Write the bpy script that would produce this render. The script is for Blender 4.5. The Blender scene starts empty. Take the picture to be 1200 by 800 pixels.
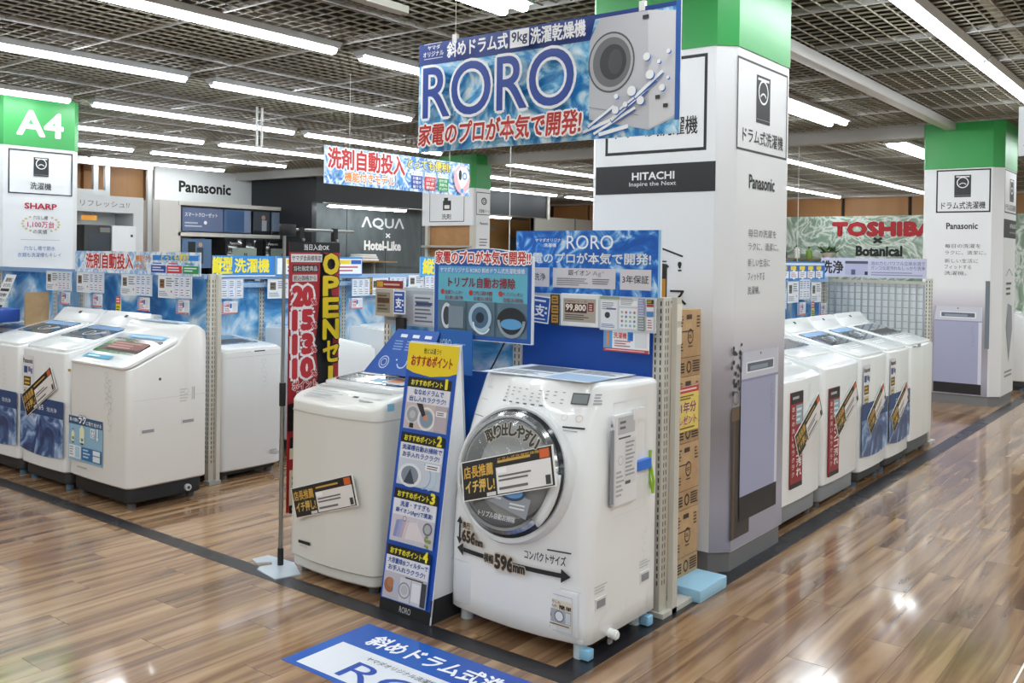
import bpy, bmesh, math, random
from mathutils import Vector, Matrix
random.seed(7)
SC = bpy.context.scene
COL = SC.collection

# ------------------------------------------------------------ camera
F_PX, PITCH, ROLL, YAW, CX, CY, CAM_H = 1099.81, 0.00945327, 0.0145766, 0.6600245, 600.2, 311.916, 1.36
cam = bpy.data.cameras.new('camera'); cam_o = bpy.data.objects.new('camera', cam); COL.objects.link(cam_o)
fw = Vector((math.cos(YAW)*math.cos(PITCH), math.sin(YAW)*math.cos(PITCH), -math.sin(PITCH)))
r0 = Vector((math.sin(YAW), -math.cos(YAW), 0)); u0 = r0.cross(fw)
rt = r0*math.cos(ROLL)+u0*math.sin(ROLL); up = u0*math.cos(ROLL)-r0*math.sin(ROLL)
mw = Matrix((( rt.x, up.x, -fw.x, 0), (rt.y, up.y, -fw.y, 0), (rt.z, up.z, -fw.z, CAM_H), (0, 0, 0, 1)))
cam_o.matrix_world = mw
cam.sensor_fit = 'HORIZONTAL'; cam.sensor_width = 36.0; cam.lens = F_PX/1200*36.0
cam.shift_x = -(CX-600)/1200; cam.shift_y = (CY-400)/1200
cam.clip_start = 0.05; cam.clip_end = 200
SC.camera = cam_o
# ------------------------------------------------------------ world, exposure
w = bpy.data.worlds.new('world'); SC.world = w; w.use_nodes = True
w.node_tree.nodes['Background'].inputs[0].default_value = (0.75, 0.85, 1, 1)
w.node_tree.nodes['Background'].inputs[1].default_value = 0.05
SC.view_settings.view_transform = 'Standard'; SC.view_settings.look = 'None'
SC.view_settings.gamma = 1.0; SC.view_settings.exposure = 0.37; SC.view_settings.use_curve_mapping = False
SC.cycles.use_denoising = True
SC.cycles.max_bounces = 8; SC.cycles.diffuse_bounces = 4; SC.cycles.transparent_max_bounces = 8
SC.cycles.sample_clamp_indirect = 8; SC.cycles.caustics_reflective = False; SC.cycles.caustics_refractive = False
LAMP = 27.0          # radiance of every fluorescent tube in the shop
LAMP_COL = (0.92, 0.975, 1.0)
def area(name, x, y, z, sx, sy, s=LAMP, rot=None):
    l = bpy.data.lights.new(name, 'AREA'); l.shape = 'RECTANGLE'; l.size = sx; l.size_y = sy
    l.energy = s*math.pi*sx*sy; l.color = LAMP_COL
    o = bpy.data.objects.new(name, l); COL.objects.link(o); o.location = (x, y, z)
    if rot: o.rotation_euler = rot
    return o
# the rows of lamps outside the frame (behind and beside the camera), same tubes as the ones in view
for y in (-3.7, -2.0, -0.3, 1.41, 3.08, 4.75, 6.48, 8.27, 9.95):
    for x in (-4.9, -2.45, 0.0, 2.45, 4.9, 7.35, 9.8, 12.2, 14.7, 17.1):
        if y > 1.2 and x > 1.0: continue
        if y > 4 and x > 1: continue
        area('area_lamp', x+0.35, y, 2.66, 2.2, 0.07)
area('area_lamp', 3.2, 1.41, 2.66, 2.3, 0.07)

# ------------------------------------------------------------ materials
def lin(h):
    h = h.lstrip('#'); c = [int(h[i:i+2], 16)/255 for i in (0, 2, 4)]
    return tuple((x/12.92 if x <= 0.04045 else ((x+0.055)/1.055)**2.4) for x in c)+(1,)
_m = {}
def M(h, rough=0.5, metal=0.0, emit=0.0, alpha=1.0, coat=0.0, bump=0.0):
    k = (h, rough, metal, emit, alpha, coat, bump)
    if k in _m: return _m[k]
    m = bpy.data.materials.new('plain_'+h.strip('#')); m.use_nodes = True
    nt = m.node_tree; b = nt.nodes['Principled BSDF']
    b.inputs['Base Color'].default_value = lin(h); b.inputs['Roughness'].default_value = rough
    b.inputs['Metallic'].default_value = metal; b.inputs['Coat Weight'].default_value = coat
    # a trace of mottling so no surface is perfectly flat
    n = nt.nodes.new('ShaderNodeTexNoise'); n.inputs['Scale'].default_value = 3.0
    tc = nt.nodes.new('ShaderNodeTexCoord'); nt.links.new(tc.outputs['Object'], n.inputs['Vector'])
    mr = nt.nodes.new('ShaderNodeMapRange'); mr.inputs[3].default_value = max(0, rough-0.04); mr.inputs[4].default_value = rough+0.04
    nt.links.new(n.outputs['Fac'], mr.inputs[0]); nt.links.new(mr.outputs[0], b.inputs['Roughness'])
    if emit:
        b.inputs['Emission Color'].default_value = lin(h); b.inputs['Emission Strength'].default_value = emit
    if alpha < 1: b.inputs['Alpha'].default_value = alpha
    if bump:
        n2 = nt.nodes.new('ShaderNodeTexNoise'); n2.inputs['Scale'].default_value = 60
        bp = nt.nodes.new('ShaderNodeBump'); bp.inputs['Strength'].default_value = bump; bp.inputs['Distance'].default_value = 0.002
        nt.links.new(tc.outputs['Object'], n2.inputs['Vector']); nt.links.new(n2.outputs['Fac'], bp.inputs['Height']); nt.links.new(bp.outputs[0], b.inputs['Normal'])
    _m[k] = m; return m
def noise_mat(name, cols, scale=3, stretch=(1, 1, 1), detail=4, dist=1.0, rough=0.4, coat=0.0, rot=0, coords='Object'):
    """cols: list of (pos, hex)"""
    if name in _m: return _m[name]
    m = bpy.data.materials.new(name); m.use_nodes = True; nt = m.node_tree; b = nt.nodes['Principled BSDF']
    b.inputs['Roughness'].default_value = rough; b.inputs['Coat Weight'].default_value = coat
    tc = nt.nodes.new('ShaderNodeTexCoord'); mp = nt.nodes.new('ShaderNodeMapping'); mp.inputs['Scale'].default_value = stretch
    mp.inputs['Rotation'].default_value = (0, 0, rot) if not isinstance(rot, tuple) else rot
    n = nt.nodes.new('ShaderNodeTexNoise'); n.inputs['Scale'].default_value = scale; n.inputs['Detail'].default_value = detail
    n.inputs['Distortion'].default_value = dist
    cr = nt.nodes.new('ShaderNodeValToRGB'); e = cr.color_ramp.elements
    while len(e) < len(cols): e.new(0.5)
    for i, (p, h) in enumerate(cols): e[i].position = p; e[i].color = lin(h)
    nt.links.new(tc.outputs[coords], mp.inputs[0]); nt.links.new(mp.outputs[0], n.inputs['Vector'])
    nt.links.new(n.outputs['Fac'], cr.inputs[0]); nt.links.new(cr.outputs[0], b.inputs['Base Color'])
    _m[name] = m; return m
WHITE = M('#eceeee', 0.22, coat=0.25)
SKY = noise_mat('sky_print', [(0.38, '#2c78bd'), (0.47, '#4f9ad4'), (0.55, '#8fc0e4'), (0.66, '#e4eef5')], 3.4, dist=1.4, rough=0.35)
WATER = noise_mat('water_print', [(0.36, '#1f78bd'), (0.46, '#4fa6da'), (0.56, '#a8d6ee'), (0.68, '#eaf6fb')], 7, dist=3.2, rough=0.4)
WATERBLUE = noise_mat('deep_water_print', [(0.38, '#0b57b4'), (0.5, '#1a6ac6'), (0.58, '#4a96dc'), (0.7, '#c4e0f6')], 8, dist=3.2, rough=0.35)
WASHWATER = noise_mat('swirl_print', [(0.36, '#27406e'), (0.46, '#4a6ca0'), (0.54, '#84a3cc'), (0.66, '#c4d4e8')], 8, stretch=(1, 1, 0.8), dist=1.6, rough=0.3)
LEAF = noise_mat('leaf_print', [(0.3, '#6f8d76'), (0.43, '#9db5a3'), (0.50, '#e6eee8'), (0.58, '#86a28d'), (0.72, '#d3dfd6')], 1.5, dist=3.0, detail=4, rough=0.6)
WOOD = noise_mat('wood_veneer', [(0.3, '#a9784a'), (0.7, '#bd8d5c')], 2, stretch=(1, 1, 0.08), rough=0.5)
CARD = noise_mat('cardboard', [(0.3, '#b4926a'), (0.7, '#c0a078')], 14, rough=0.85)
STONE = noise_mat('dark_stone_panel', [(0.3, '#4b5355'), (0.6, '#5d6668'), (0.8, '#707a7b')], 2.5, stretch=(1, 1, 0.5), dist=1.5, rough=0.5)
DARKGLASS = M('#2a3034', 0.06, coat=0.5)
STEEL = M('#9a9c9a', 0.3, 0.9)
CREAM = M('#c9c6bc', 0.4)
BLACKP = M('#16171a', 0.35)
def glass_mat(name, tint='#ffffff', alpha=0.25, rough=0.03):
    k = ('glass', tint, alpha, rough)
    if k in _m: return _m[k]
    m = bpy.data.materials.new(name); m.use_nodes = True; nt = m.node_tree; nt.nodes.clear()
    o = nt.nodes.new('ShaderNodeOutputMaterial'); mix = nt.nodes.new('ShaderNodeMixShader'); t = nt.nodes.new('ShaderNodeBsdfTransparent')
    g = nt.nodes.new('ShaderNodeBsdfPrincipled'); g.inputs['Base Color'].default_value = lin(tint); g.inputs['Roughness'].default_value = rough
    f = nt.nodes.new('ShaderNodeFresnel'); f.inputs[0].default_value = 1.5
    a = nt.nodes.new('ShaderNodeMath'); a.operation = 'ADD'; a.inputs[1].default_value = alpha; a.use_clamp = True
    nt.links.new(f.outputs[0], a.inputs[0]); nt.links.new(a.outputs[0], mix.inputs[0])
    nt.links.new(t.outputs[0], mix.inputs[1]); nt.links.new(g.outputs[0], mix.inputs[2]); nt.links.new(mix.outputs[0], o.inputs[0])
    _m[k] = m; return m
def ramp_z(name, stops, rough=0.35):
    """printed vertical gradient (a photograph printed on a panel); stops in metres above the floor"""
    if name in _m: return _m[name]
    m = bpy.data.materials.new(name); m.use_nodes = True; nt = m.node_tree; b = nt.nodes['Principled BSDF']
    b.inputs['Roughness'].default_value = rough
    tc = nt.nodes.new('ShaderNodeTexCoord'); s = nt.nodes.new('ShaderNodeSeparateXYZ'); mr = nt.nodes.new('ShaderNodeMapRange')
    mr.inputs[1].default_value = 0; mr.inputs[2].default_value = 2.8
    cr = nt.nodes.new('ShaderNodeValToRGB'); e = cr.color_ramp.elements
    while len(e) < len(stops): e.new(0.5)
    for i, (p, h) in enumerate(stops): e[i].position = p/2.8; e[i].color = lin(h)
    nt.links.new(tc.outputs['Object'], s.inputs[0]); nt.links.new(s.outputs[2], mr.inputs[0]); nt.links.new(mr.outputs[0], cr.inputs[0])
    nt.links.new(cr.outputs[0], b.inputs['Base Color']); _m[name] = m; return m
def plank_mat():
    m = bpy.data.materials.new('walnut_laminate'); m.use_nodes = True; nt = m.node_tree; b = nt.nodes['Principled BSDF']; L = nt.links
    def N(t, **k):
        n = nt.nodes.new(t)
        for a, v in k.items(): setattr(n, a, v)
        return n
    geo = N('ShaderNodeNewGeometry'); sep = N('ShaderNodeSeparateXYZ'); L.new(geo.outputs['Position'], sep.inputs[0])
    def math_(op, a, bb):
        n = N('ShaderNodeMath', operation=op)
        for i, v in enumerate((a, bb)):
            if v is None: continue
            if isinstance(v, (int, float)): n.inputs[i].default_value = v
            else: L.new(v, n.inputs[i])
        return n.outputs[0]
    row = math_('FLOOR', math_('DIVIDE', sep.outputs[1], PW), None)
    off = math_('MULTIPLY', math_('FRACT', math_('MULTIPLY', row, 0.37), None), PL)
    colx = math_('FLOOR', math_('DIVIDE', math_('ADD', sep.outputs[0], off), PL), None)
    cmb = N('ShaderNodeCombineXYZ'); L.new(row, cmb.inputs[0]); L.new(colx, cmb.inputs[1])
    wn = N('ShaderNodeTexWhiteNoise', noise_dimensions='2D'); L.new(cmb.outputs[0], wn.inputs['Vector'])
    mp = N('ShaderNodeMapping'); mp.inputs['Scale'].default_value = (0.6, 9, 1); L.new(geo.outputs['Position'], mp.inputs[0])
    addv = N('ShaderNodeVectorMath', operation='ADD'); L.new(mp.outputs[0], addv.inputs[0])
    sc = N('ShaderNodeVectorMath', operation='SCALE'); L.new(wn.outputs['Color'], sc.inputs[0]); sc.inputs[3].default_value = 20; L.new(sc.outputs[0], addv.inputs[1])
    n1 = N('ShaderNodeTexNoise'); n1.inputs['Scale'].default_value = 1.6; n1.inputs['Detail'].default_value = 6; n1.inputs['Distortion'].default_value = 0.8; L.new(addv.outputs[0], n1.inputs['Vector'])
    cr = N('ShaderNodeValToRGB'); e = cr.color_ramp.elements
    for _ in range(2): e.new(0.5)
    for i, (p, h) in enumerate([(0.28, '#624a37'), (0.44, '#89694f'), (0.56, '#a58563'), (0.72, '#bb9b78')]): e[i].position = p; e[i].color = lin(h)
    L.new(n1.outputs['Fac'], cr.inputs[0])
    hsv = N('ShaderNodeHueSaturation'); mr = N('ShaderNodeMapRange'); mr.inputs[3].default_value = 0.88; mr.inputs[4].default_value = 1.08
    L.new(wn.outputs['Value'], mr.inputs[0]); L.new(mr.outputs[0], hsv.inputs['Value']); L.new(cr.outputs[0], hsv.inputs['Color']); L.new(hsv.outputs[0], b.inputs['Base Color'])
    n2 = N('ShaderNodeTexNoise'); n2.inputs['Scale'].default_value = 5; n2.inputs['Detail'].default_value = 3; L.new(geo.outputs['Position'], n2.inputs['Vector'])
    mr2 = N('ShaderNodeMapRange'); mr2.inputs[3].default_value = 0.09; mr2.inputs[4].default_value = 0.2; L.new(n2.outputs['Fac'], mr2.inputs[0]); L.new(mr2.outputs[0], b.inputs['Roughness'])
    bp = N('ShaderNodeBump'); bp.inputs['Strength'].default_value = 0.12; bp.inputs['Distance'].default_value = 0.01; L.new(n2.outputs['Fac'], bp.inputs['Height']); L.new(bp.outputs[0], b.inputs['Normal'])
    b.inputs['IOR'].default_value = 1.5; b.inputs['Coat Weight'].default_value = 0.35; b.inputs['Coat Roughness'].default_value = 0.06
    return m
PW, PL = 0.152, 0.92

# ------------------------------------------------------------ mesh builder
class MB:
    def __init__(s): s.v = []; s.f = []; s.mi = []; s.mats = []
    def mat(s, m):
        if isinstance(m, str): m = M(m)
        if m not in s.mats: s.mats.append(m)
        return s.mats.index(m)
    def add(s, vs, fs, m):
        b = len(s.v); i = s.mat(m); s.v += [tuple(p) for p in vs]
        for f in fs: s.f.append(tuple(b+k for k in f)); s.mi.append(i)
        return s
    def box(s, x0, y0, z0, x1, y1, z1, m):
        x0, x1 = sorted((x0, x1)); y0, y1 = sorted((y0, y1)); z0, z1 = sorted((z0, z1))
        return s.add([(x0,y0,z0),(x1,y0,z0),(x1,y1,z0),(x0,y1,z0),(x0,y0,z1),(x1,y0,z1),(x1,y1,z1),(x0,y1,z1)],
                     [(0,3,2,1),(4,5,6,7),(0,1,5,4),(1,2,6,5),(2,3,7,6),(3,0,4,7)], m)
    def prism(s, poly, o, u, v, n, m):
        """polygon (u,v coords, ccw) extruded along vector n"""
        o, u, v, n = map(Vector, (o, u, v, n)); k = len(poly)
        a = [o+u*p[0]+v*p[1] for p in poly]; b = [p+n for p in a]
        if u.cross(v).dot(n) < 0: a, b = b, a
        return s.add(a+b, [tuple(range(k))[::-1], tuple(range(k, 2*k))]+[(i, (i+1) % k, k+(i+1) % k, k+i) for i in range(k)], m)
    def profx(s, prof, x0, x1, m):      # side profile (y,z) extruded along x
        return s.prism(prof, (x0,0,0), (0,1,0), (0,0,1), (x1-x0,0,0), m)
    def cyl(s, a, b, r, m, n=12, r2=None):
        a, b = Vector(a), Vector(b); d = (b-a).normalized(); q = Vector((0,0,1)) if abs(d.z) < .9 else Vector((1,0,0))
        e1 = d.cross(q).normalized(); e2 = d.cross(e1); r2 = r if r2 is None else r2
        vs = [a+(e1*math.cos(t)+e2*math.sin(t))*r for t in [2*math.pi*i/n for i in range(n)]]+[b+(e1*math.cos(t)+e2*math.sin(t))*r2 for t in [2*math.pi*i/n for i in range(n)]]
        return s.add(vs, [tuple(range(n)), tuple(range(n, 2*n))[::-1]]+[(i, n+i, n+(i+1) % n, (i+1) % n) for i in range(n)], m)
    def lathe(s, prof, o, ax, m, n=40, e1=None, sx=1.0, sy=1.0):
        """prof: (r,h) along axis ax from o"""
        o, ax = Vector(o), Vector(ax).normalized(); e1 = Vector(e1) if e1 else (Vector((1,0,0)) if abs(ax.x) < .9 else Vector((0,1,0)))
        e1 = (e1-ax*e1.dot(ax)).normalized(); e2 = ax.cross(e1); vs = []; fs = []
        for r, h in prof:
            for i in range(n):
                t = 2*math.pi*i/n; vs.append(o+ax*h+e1*(r*sx*math.cos(t))+e2*(r*sy*math.sin(t)))
        for j in range(len(prof)-1):
            for i in range(n):
                k = (i+1) % n; fs.append((j*n+i, j*n+k, (j+1)*n+k, (j+1)*n+i))
        return s.add(vs, fs, m)
    def tube(s, pts, r, m, n=6):
        for a, b in zip(pts, pts[1:]): s.cyl(a, b, r, m, n)
        return s
    def build(s, name, parent=None, bevel=0, seg=2, ang=40, kind=None, loc=None):
        me = bpy.data.meshes.new(name); me.from_pydata(s.v, [], s.f)
        for m in s.mats: me.materials.append(m)
        me.polygons.foreach_set('material_index', s.mi)
        bm = bmesh.new(); bm.from_mesh(me)
        if bevel:
            bmesh.ops.remove_doubles(bm, verts=bm.verts, dist=1e-5)
            es = [e for e in bm.edges if len(e.link_faces) == 2 and e.calc_face_angle(0) > math.radians(28)]
            bmesh.ops.bevel(bm, geom=es, offset=bevel, segments=seg, profile=0.5, affect='EDGES', clamp_overlap=True)
        if s.v and bevel: bmesh.ops.recalc_face_normals(bm, faces=bm.faces)
        bm.to_mesh(me); bm.free()
        me.polygons.foreach_set('use_smooth', [True]*len(me.polygons)); me.set_sharp_from_angle(angle=math.radians(ang))
        o = bpy.data.objects.new(name, me); COL.objects.link(o)
        if parent: o.parent = parent
        if loc: o.location = loc
        if kind: o['kind'] = kind
        return o
def thing(name, label, cat, loc=(0,0,0), rz=0.0, group=None):
    o = bpy.data.objects.new(name, None); COL.objects.link(o); o.empty_display_size = 0.1
    o.location = loc; o.rotation_euler = (0, 0, rz); o['label'] = label; o['category'] = cat
    if group: o['group'] = group
    return o
def tag(o, label, cat, group=None):
    o['label'] = label; o['category'] = cat
    if group: o['group'] = group
    return o
def struct(mb, name, parent=None, **k):
    o = mb.build(name, parent, **k)
    if not parent: o['kind'] = 'structure'
    return o
def copy_tree(root, loc, rz, label, group=None):
    r = root.copy(); COL.objects.link(r); r.location = loc; r.rotation_euler = (0, 0, rz); r['label'] = label
    if group: r['group'] = group
    for ch in list(root.children):
        c = ch.copy(); COL.objects.link(c); c.parent = r
        for g in list(ch.children):
            d = g.copy(); COL.objects.link(d); d.parent = c
    return r
RX = -math.pi/2      # front faces -X (local x runs along world -Y, local y along world +X)

# ------------------------------------------------------------ printing on flat faces
_t = {}
def glyphs(s, res=2, off=0.0):
    k = (s, res, off)
    if k not in _t:
        c = bpy.data.curves.new('t', 'FONT'); c.body = s; c.offset = off; c.resolution_u = res
        o = bpy.data.objects.new('t', c); me = bpy.data.meshes.new_from_object(o)
        vs = [(v.co.x, v.co.y) for v in me.vertices]; fs = [tuple(p.vertices) for p in me.polygons]
        bpy.data.objects.remove(o); bpy.data.curves.remove(c); bpy.data.meshes.remove(me)
        if not vs: vs = [(0, 0)]
        xs = [p[0] for p in vs]; ys = [p[1] for p in vs]
        _t[k] = (vs, fs, min(xs), max(xs), min(ys), max(ys))
    return _t[k]
class Print:
    def __init__(s, parent, o, u, v, W=1.0, H=1.0, base=0.0006, step=0.00012, name='print', tname='lettering'):
        """rectangle with lower-left corner o spanned by unit vectors u (right) and v (up); W,H its size in metres; drawing coords are 0..1"""
        s.p = parent; s.o = Vector(o); s.u = Vector(u).normalized(); s.v = Vector(v).normalized(); s.n = s.u.cross(s.v)
        s.W, s.H = W, H; s.d = base; s.step = step; s.g = MB(); s.t = MB(); s.name = name; s.tname = tname
    def P(s, x, y): return s.o+s.u*(x*s.W)+s.v*(y*s.H)+s.n*s.d
    def up(s): s.d += s.step
    def poly(s, pts, m, text=False):
        (s.t if text else s.g).add([s.P(*p) for p in pts], [tuple(range(len(pts)))], m); s.up(); return s
    def rect(s, x0, y0, x1, y1, m): return s.poly([(x0,y0),(x1,y0),(x1,y1),(x0,y1)], m)
    def frame(s, x0, y0, x1, y1, t, m):
        tx, ty = t/s.W, t/s.H
        s.g.add([s.P(*p) for p in [(x0,y0),(x1,y0),(x1,y1),(x0,y1),(x0+tx,y0+ty),(x1-tx,y0+ty),(x1-tx,y1-ty),(x0+tx,y1-ty)]],
                [(0,1,5,4),(1,2,6,5),(2,3,7,6),(3,0,4,7)], m); s.up(); return s
    def disc(s, x, y, r, m, ry=None, n=24, a0=0, a1=360):
        """r in metres"""
        ry = r if ry is None else ry
        pts = [(x+r*math.cos(math.radians(a0+(a1-a0)*i/n))/s.W, y+ry*math.sin(math.radians(a0+(a1-a0)*i/n))/s.H) for i in range(n if a1-a0 == 360 else n+1)]
        return s.poly(pts, m)
    def ring(s, x, y, r, t, m, n=24, a0=0, a1=360, k=1.0):
        vs = []; fs = []
        for i in range(n+1):
            a = math.radians(a0+(a1-a0)*i/n)
            vs += [s.P(x+r*k*math.cos(a)/s.W, y+r*math.sin(a)/s.H), s.P(x+(r-t)*k*math.cos(a)/s.W, y+(r-t)*math.sin(a)/s.H)]
        for i in range(n): fs.append((2*i, 2*i+2, 2*i+3, 2*i+1))
        s.g.add(vs, fs, m); s.up(); return s
    def line(s, x0, y0, x1, y1, t, m):
        a = Vector(((x1-x0)*s.W, (y1-y0)*s.H)); n = Vector((-a.y, a.x)).normalized()*t/2; nx, ny = n.x/s.W, n.y/s.H
        return s.poly([(x0-nx,y0-ny),(x1-nx,y1-ny),(x1+nx,y1+ny),(x0+nx,y0+ny)], m)
    def bars(s, x0, y0, x1, y1, n, m, fill=0.45, jag=0.35):
        """rows of print too small to read"""
        h = (y1-y0)/n
        for i in range(n):
            y = y1-(i+0.5)*h; xe = x1-(x1-x0)*jag*random.random()
            s.g.add([s.P(*p) for p in [(x0,y-h*fill/2),(xe,y-h*fill/2),(xe,y+h*fill/2),(x0,y+h*fill/2)]], [(0,1,2,3)], m)
        s.up(); return s
    def text(s, t, x0, y0, x1, y1, m, bold=0.0, outline=None, ow=0.05, slant=0.0, res=2, rot=0.0, tail=0.0):
        vs, fs, a, b, c, d = glyphs(t, res)
        if any(ord(q) > 0x2e00 for q in t): bold *= .62
        cx, cy = (x0+x1)/2, (y0+y1)/2; sx, sy = (x1-x0)/(b-a), (y1-y0)/(d-c)
        def put(dx, dy, mat):
            out = []
            for x, y in vs:
                fx = (x-(a+b)/2+dx+slant*(y-(c+d)/2))*sx*s.W; fy = (y-(c+d)/2+dy+tail*(x-(a+b)/2)*sx*s.W/(sy*s.H))*sy*s.H
                if rot: fx, fy = fx*math.cos(rot)-fy*math.sin(rot), fx*math.sin(rot)+fy*math.cos(rot)
                out.append(s.o+s.u*(cx*s.W+fx)+s.v*(cy*s.H+fy)+s.n*s.d)
            s.t.add(out, fs, mat); s.d += 3e-5
        asp = (sy*s.H)/(sx*s.W)
        if outline:
            for i in range(8):
                an = math.pi/4*i; put(math.cos(an)*ow*asp, math.sin(an)*ow, outline)
                if ow > 0.07: put(math.cos(an)*ow*asp*.55, math.sin(an)*ow*.55, outline)
            s.up()
        if bold:
            k = 4 if bold < 0.02 else 8
            for i in range(k):
                an = 2*math.pi*(i+0.5)/k; put(math.cos(an)*bold*asp, math.sin(an)*bold, m)
        else: put(0, 0, m)
        s.up(); return s
    def done(s):
        r = None
        if s.g.v: r = s.g.build(s.name, s.p, ang=180)
        if s.t.v: s.t.build(s.tname, s.p, ang=180)
        return r
def FRONT(parent, x0, z0, W, H, y=0.0, **k): return Print(parent, (x0, y, z0), (1,0,0), (0,0,1), W, H, **k)     # on a local front face
def SIDE(parent, x, y0, z0, W, H, **k): return Print(parent, (x, y0, z0), (0,1,0), (0,0,1), W, H, **k)            # on a local right side
def plate(parent, name, x0, z0, W, H, y, t, m, bevel=0.0):
    return MB().box(x0, y, z0, x0+W, y+t, z0+H, m).build(name, parent, bevel=bevel)
# ============================================================ FLOOR
PM = plank_mat()
floor = struct(MB().box(-6, -4, -0.08, 20.2, 14.3, -0.0015, M('#3b2c20', 0.5)), 'floor')
def plank_mb(mb, x0, x1, y0, y1, g=0.0008):
    return mb.add([(x0+g,y0+g,0),(x1-g,y0+g,0),(x1-g,y1-g,0),(x0+g,y1-g,0),(x0+g,y0+g,-0.003),(x1-g,y0+g,-0.003),(x1-g,y1-g,-0.003),(x0+g,y1-g,-0.003)],
                  [(0,1,2,3),(4,5,1,0),(5,6,2,1),(6,7,3,2),(7,4,0,3)], PM)
cp = Vector((0, 0, CAM_H)); near = []; far = []
for r in range(int(-4/PW)-1, int(14.3/PW)+1):
    off = ((r*0.37) % 1.0)*PL
    for c in range(int(-6/PL)-1, int(20.2/PL)+2):
        x0 = c*PL-off; x1 = x0+PL; y0 = r*PW; y1 = y0+PW
        if x1 < -5.9 or x0 > 20.1 or y0 < -4 or y1 > 14.2: continue
        x0c, x1c = max(x0, -5.99), min(x1, 20.1)
        d = Vector(((x0c+x1c)/2, (y0+y1)/2, 0))-cp; z = d.dot(fw)
        vis = z > 0.5
        if vis:
            px = CX+F_PX*d.dot(rt)/z; py = CY-F_PX*d.dot(up)/z
            blocked = (x0c > 3.0 and y0 > 1.85) or (x0c > 2.6 and x1c < 7.3 and 1.9 < y0 < 3.2)
            vis = -120 < px < 1320 and py < 860 and not blocked
        (near if vis else far).append((z if vis else 99, x0c, x1c, y0, y1))
near.sort(); far += near[295:]; near = near[:295]
for z, x0, x1, y0, y1 in near: plank_mb(MB(), x0, x1, y0, y1).build('plank', floor)
fm = MB()
for z, x0, x1, y0, y1 in far: plank_mb(fm, x0, x1, y0, y1)
fo = fm.build('plank_field', floor); fo['kind'] = 'stuff'

TAPE = M('#26262a', 0.28)
def tape(label, x0, y0, x1, y1): tag(MB().box(x0, y0, 0, x1, y1, 0.0012, TAPE).build('floor_tape'), label, 'tape', 'black tape lines on the floor')
tape('black floor tape running along the fronts of the left row of washers', 2.47, 1.775, 2.555, 9.0)
tape('black floor tape along the right aisle beside the pillars', 2.47, 1.675, 19.0, 1.775)
tag(MB().box(3.2, 0.555, 0, 12.0, 0.562, 0.0009, M('#e9e4da', 0.3)).build('floor_seam_strip'), 'thin pale seam strip in the right aisle floor', 'strip')

# blue floor sticker
t = thing('floor_sticker', 'large blue and white floor sticker lying in front of the drum washer', 'sticker', (2.015, 2.52, 0.0), RX)
BLUEGRAD = ramp_z('unused', [(0, '#2a4fb0'), (1, '#2a4fb0')])
mb = MB().box(0, 0, 0, 1.15, 0.40, 0.0012, noise_mat('sticker_blue', [(0.35, '#2048a8'), (0.65, '#1c74cf')], 0.8, rough=0.25)); mb.build('film', t)
p = Print(t, (0, 0, 0.0014), (1,0,0), (0,1,0), 1.15, 0.40)
p.rect(0.045, 0.05, 0.955, 0.57, '#dfe3ea')
p.text('斜めドラム式洗濯乾燥機', 0.10, 0.66, 0.90, 0.88, '#f3f6fb', bold=0.045)
p.text('ヤマダオリジナル洗濯機', 0.19, 0.43, 0.46, 0.50, '#3a3f4a', bold=0.01)
p.text('RORO', 0.19, 0.09, 0.83, 0.38, '#1d4aa8', res=4)
p.done()

# ============================================================ CEILING (dark plenum over an open lattice)
ceil = struct(MB().box(-6, -4, 3.55, 20.2, 14.3, 3.62, noise_mat('plenum', [(0.35, '#1c1916'), (0.65, '#332c25')], 0.6, rough=0.9)), 'ceiling')
CZ = 2.745
LAT = M('#8f8a7a', 0.5); BAR = M('#b0b0ae', 0.4)
lm = MB(); S = 0.095
hole = [(3.70, 4.38, 1.72, 2.44), (9.88, 10.62, 1.78, 2.5), (9.64, 10.25, 8.15, 8.85), (3.7, 4.43, 8.58, 9.3)]
k = int(-4/S)
for i in range(int(-4.0/S), int(14.2/S)):
    y = i*S+0.02
    lm.box(-6, y-0.0024, CZ, 20, y+0.0024, CZ+0.009, LAT)
for i in range(int(-5.9/S), int(20.0/S)):
    x = i*S+0.01
    lm.box(x-0.0022, -4, CZ+0.0005, x+0.0022, 14.2, CZ+0.0095, LAT)
lo = lm.build('lattice', ceil); lo['kind'] = 'stuff'
for i in range(-9, 18):
    x = 3.24+0.95*i
    if -6 < x < 20: MB().box(x-0.007, -4, CZ-0.006, x+0.007, 14.2, CZ+0.026, BAR).build('grid_runner', ceil)
for y in (-2.7, -1.05, 0.62, 2.33, 3.95, 5.87, 7.6, 9.15, 10.8, 12.5):
    MB().box(-6, y-0.009, CZ-0.007, 20, y+0.009, CZ+0.027, BAR).build('grid_runner', ceil)
PIPE = M('#3a352f', 0.6)
for y, r, z in ((0.2, 0.06, 3.2), (3.4, 0.11, 3.3), (6.9, 0.08, 3.2), (10.2, 0.12, 3.3)):
    MB().cyl((-6, y, z), (20, y, z), r, PIPE).build('pipe', ceil)
for x in (5.6, 8.9, 13.0): MB().box(x, -4, 3.15, x+0.35, 14.2, 3.4, PIPE).build('duct', ceil)
for x, y in ((3.9, 5.2), (5.0, 6.9), (6.4, 2.9), (7.6, 0.9), (3.5, 7.0), (8.6, 2.4)):
    MB().box(x, y, 3.0, x+0.9, y+0.55, 3.05, M('#5a5246', 0.9)).build('acoustic_board', ceil)
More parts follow.
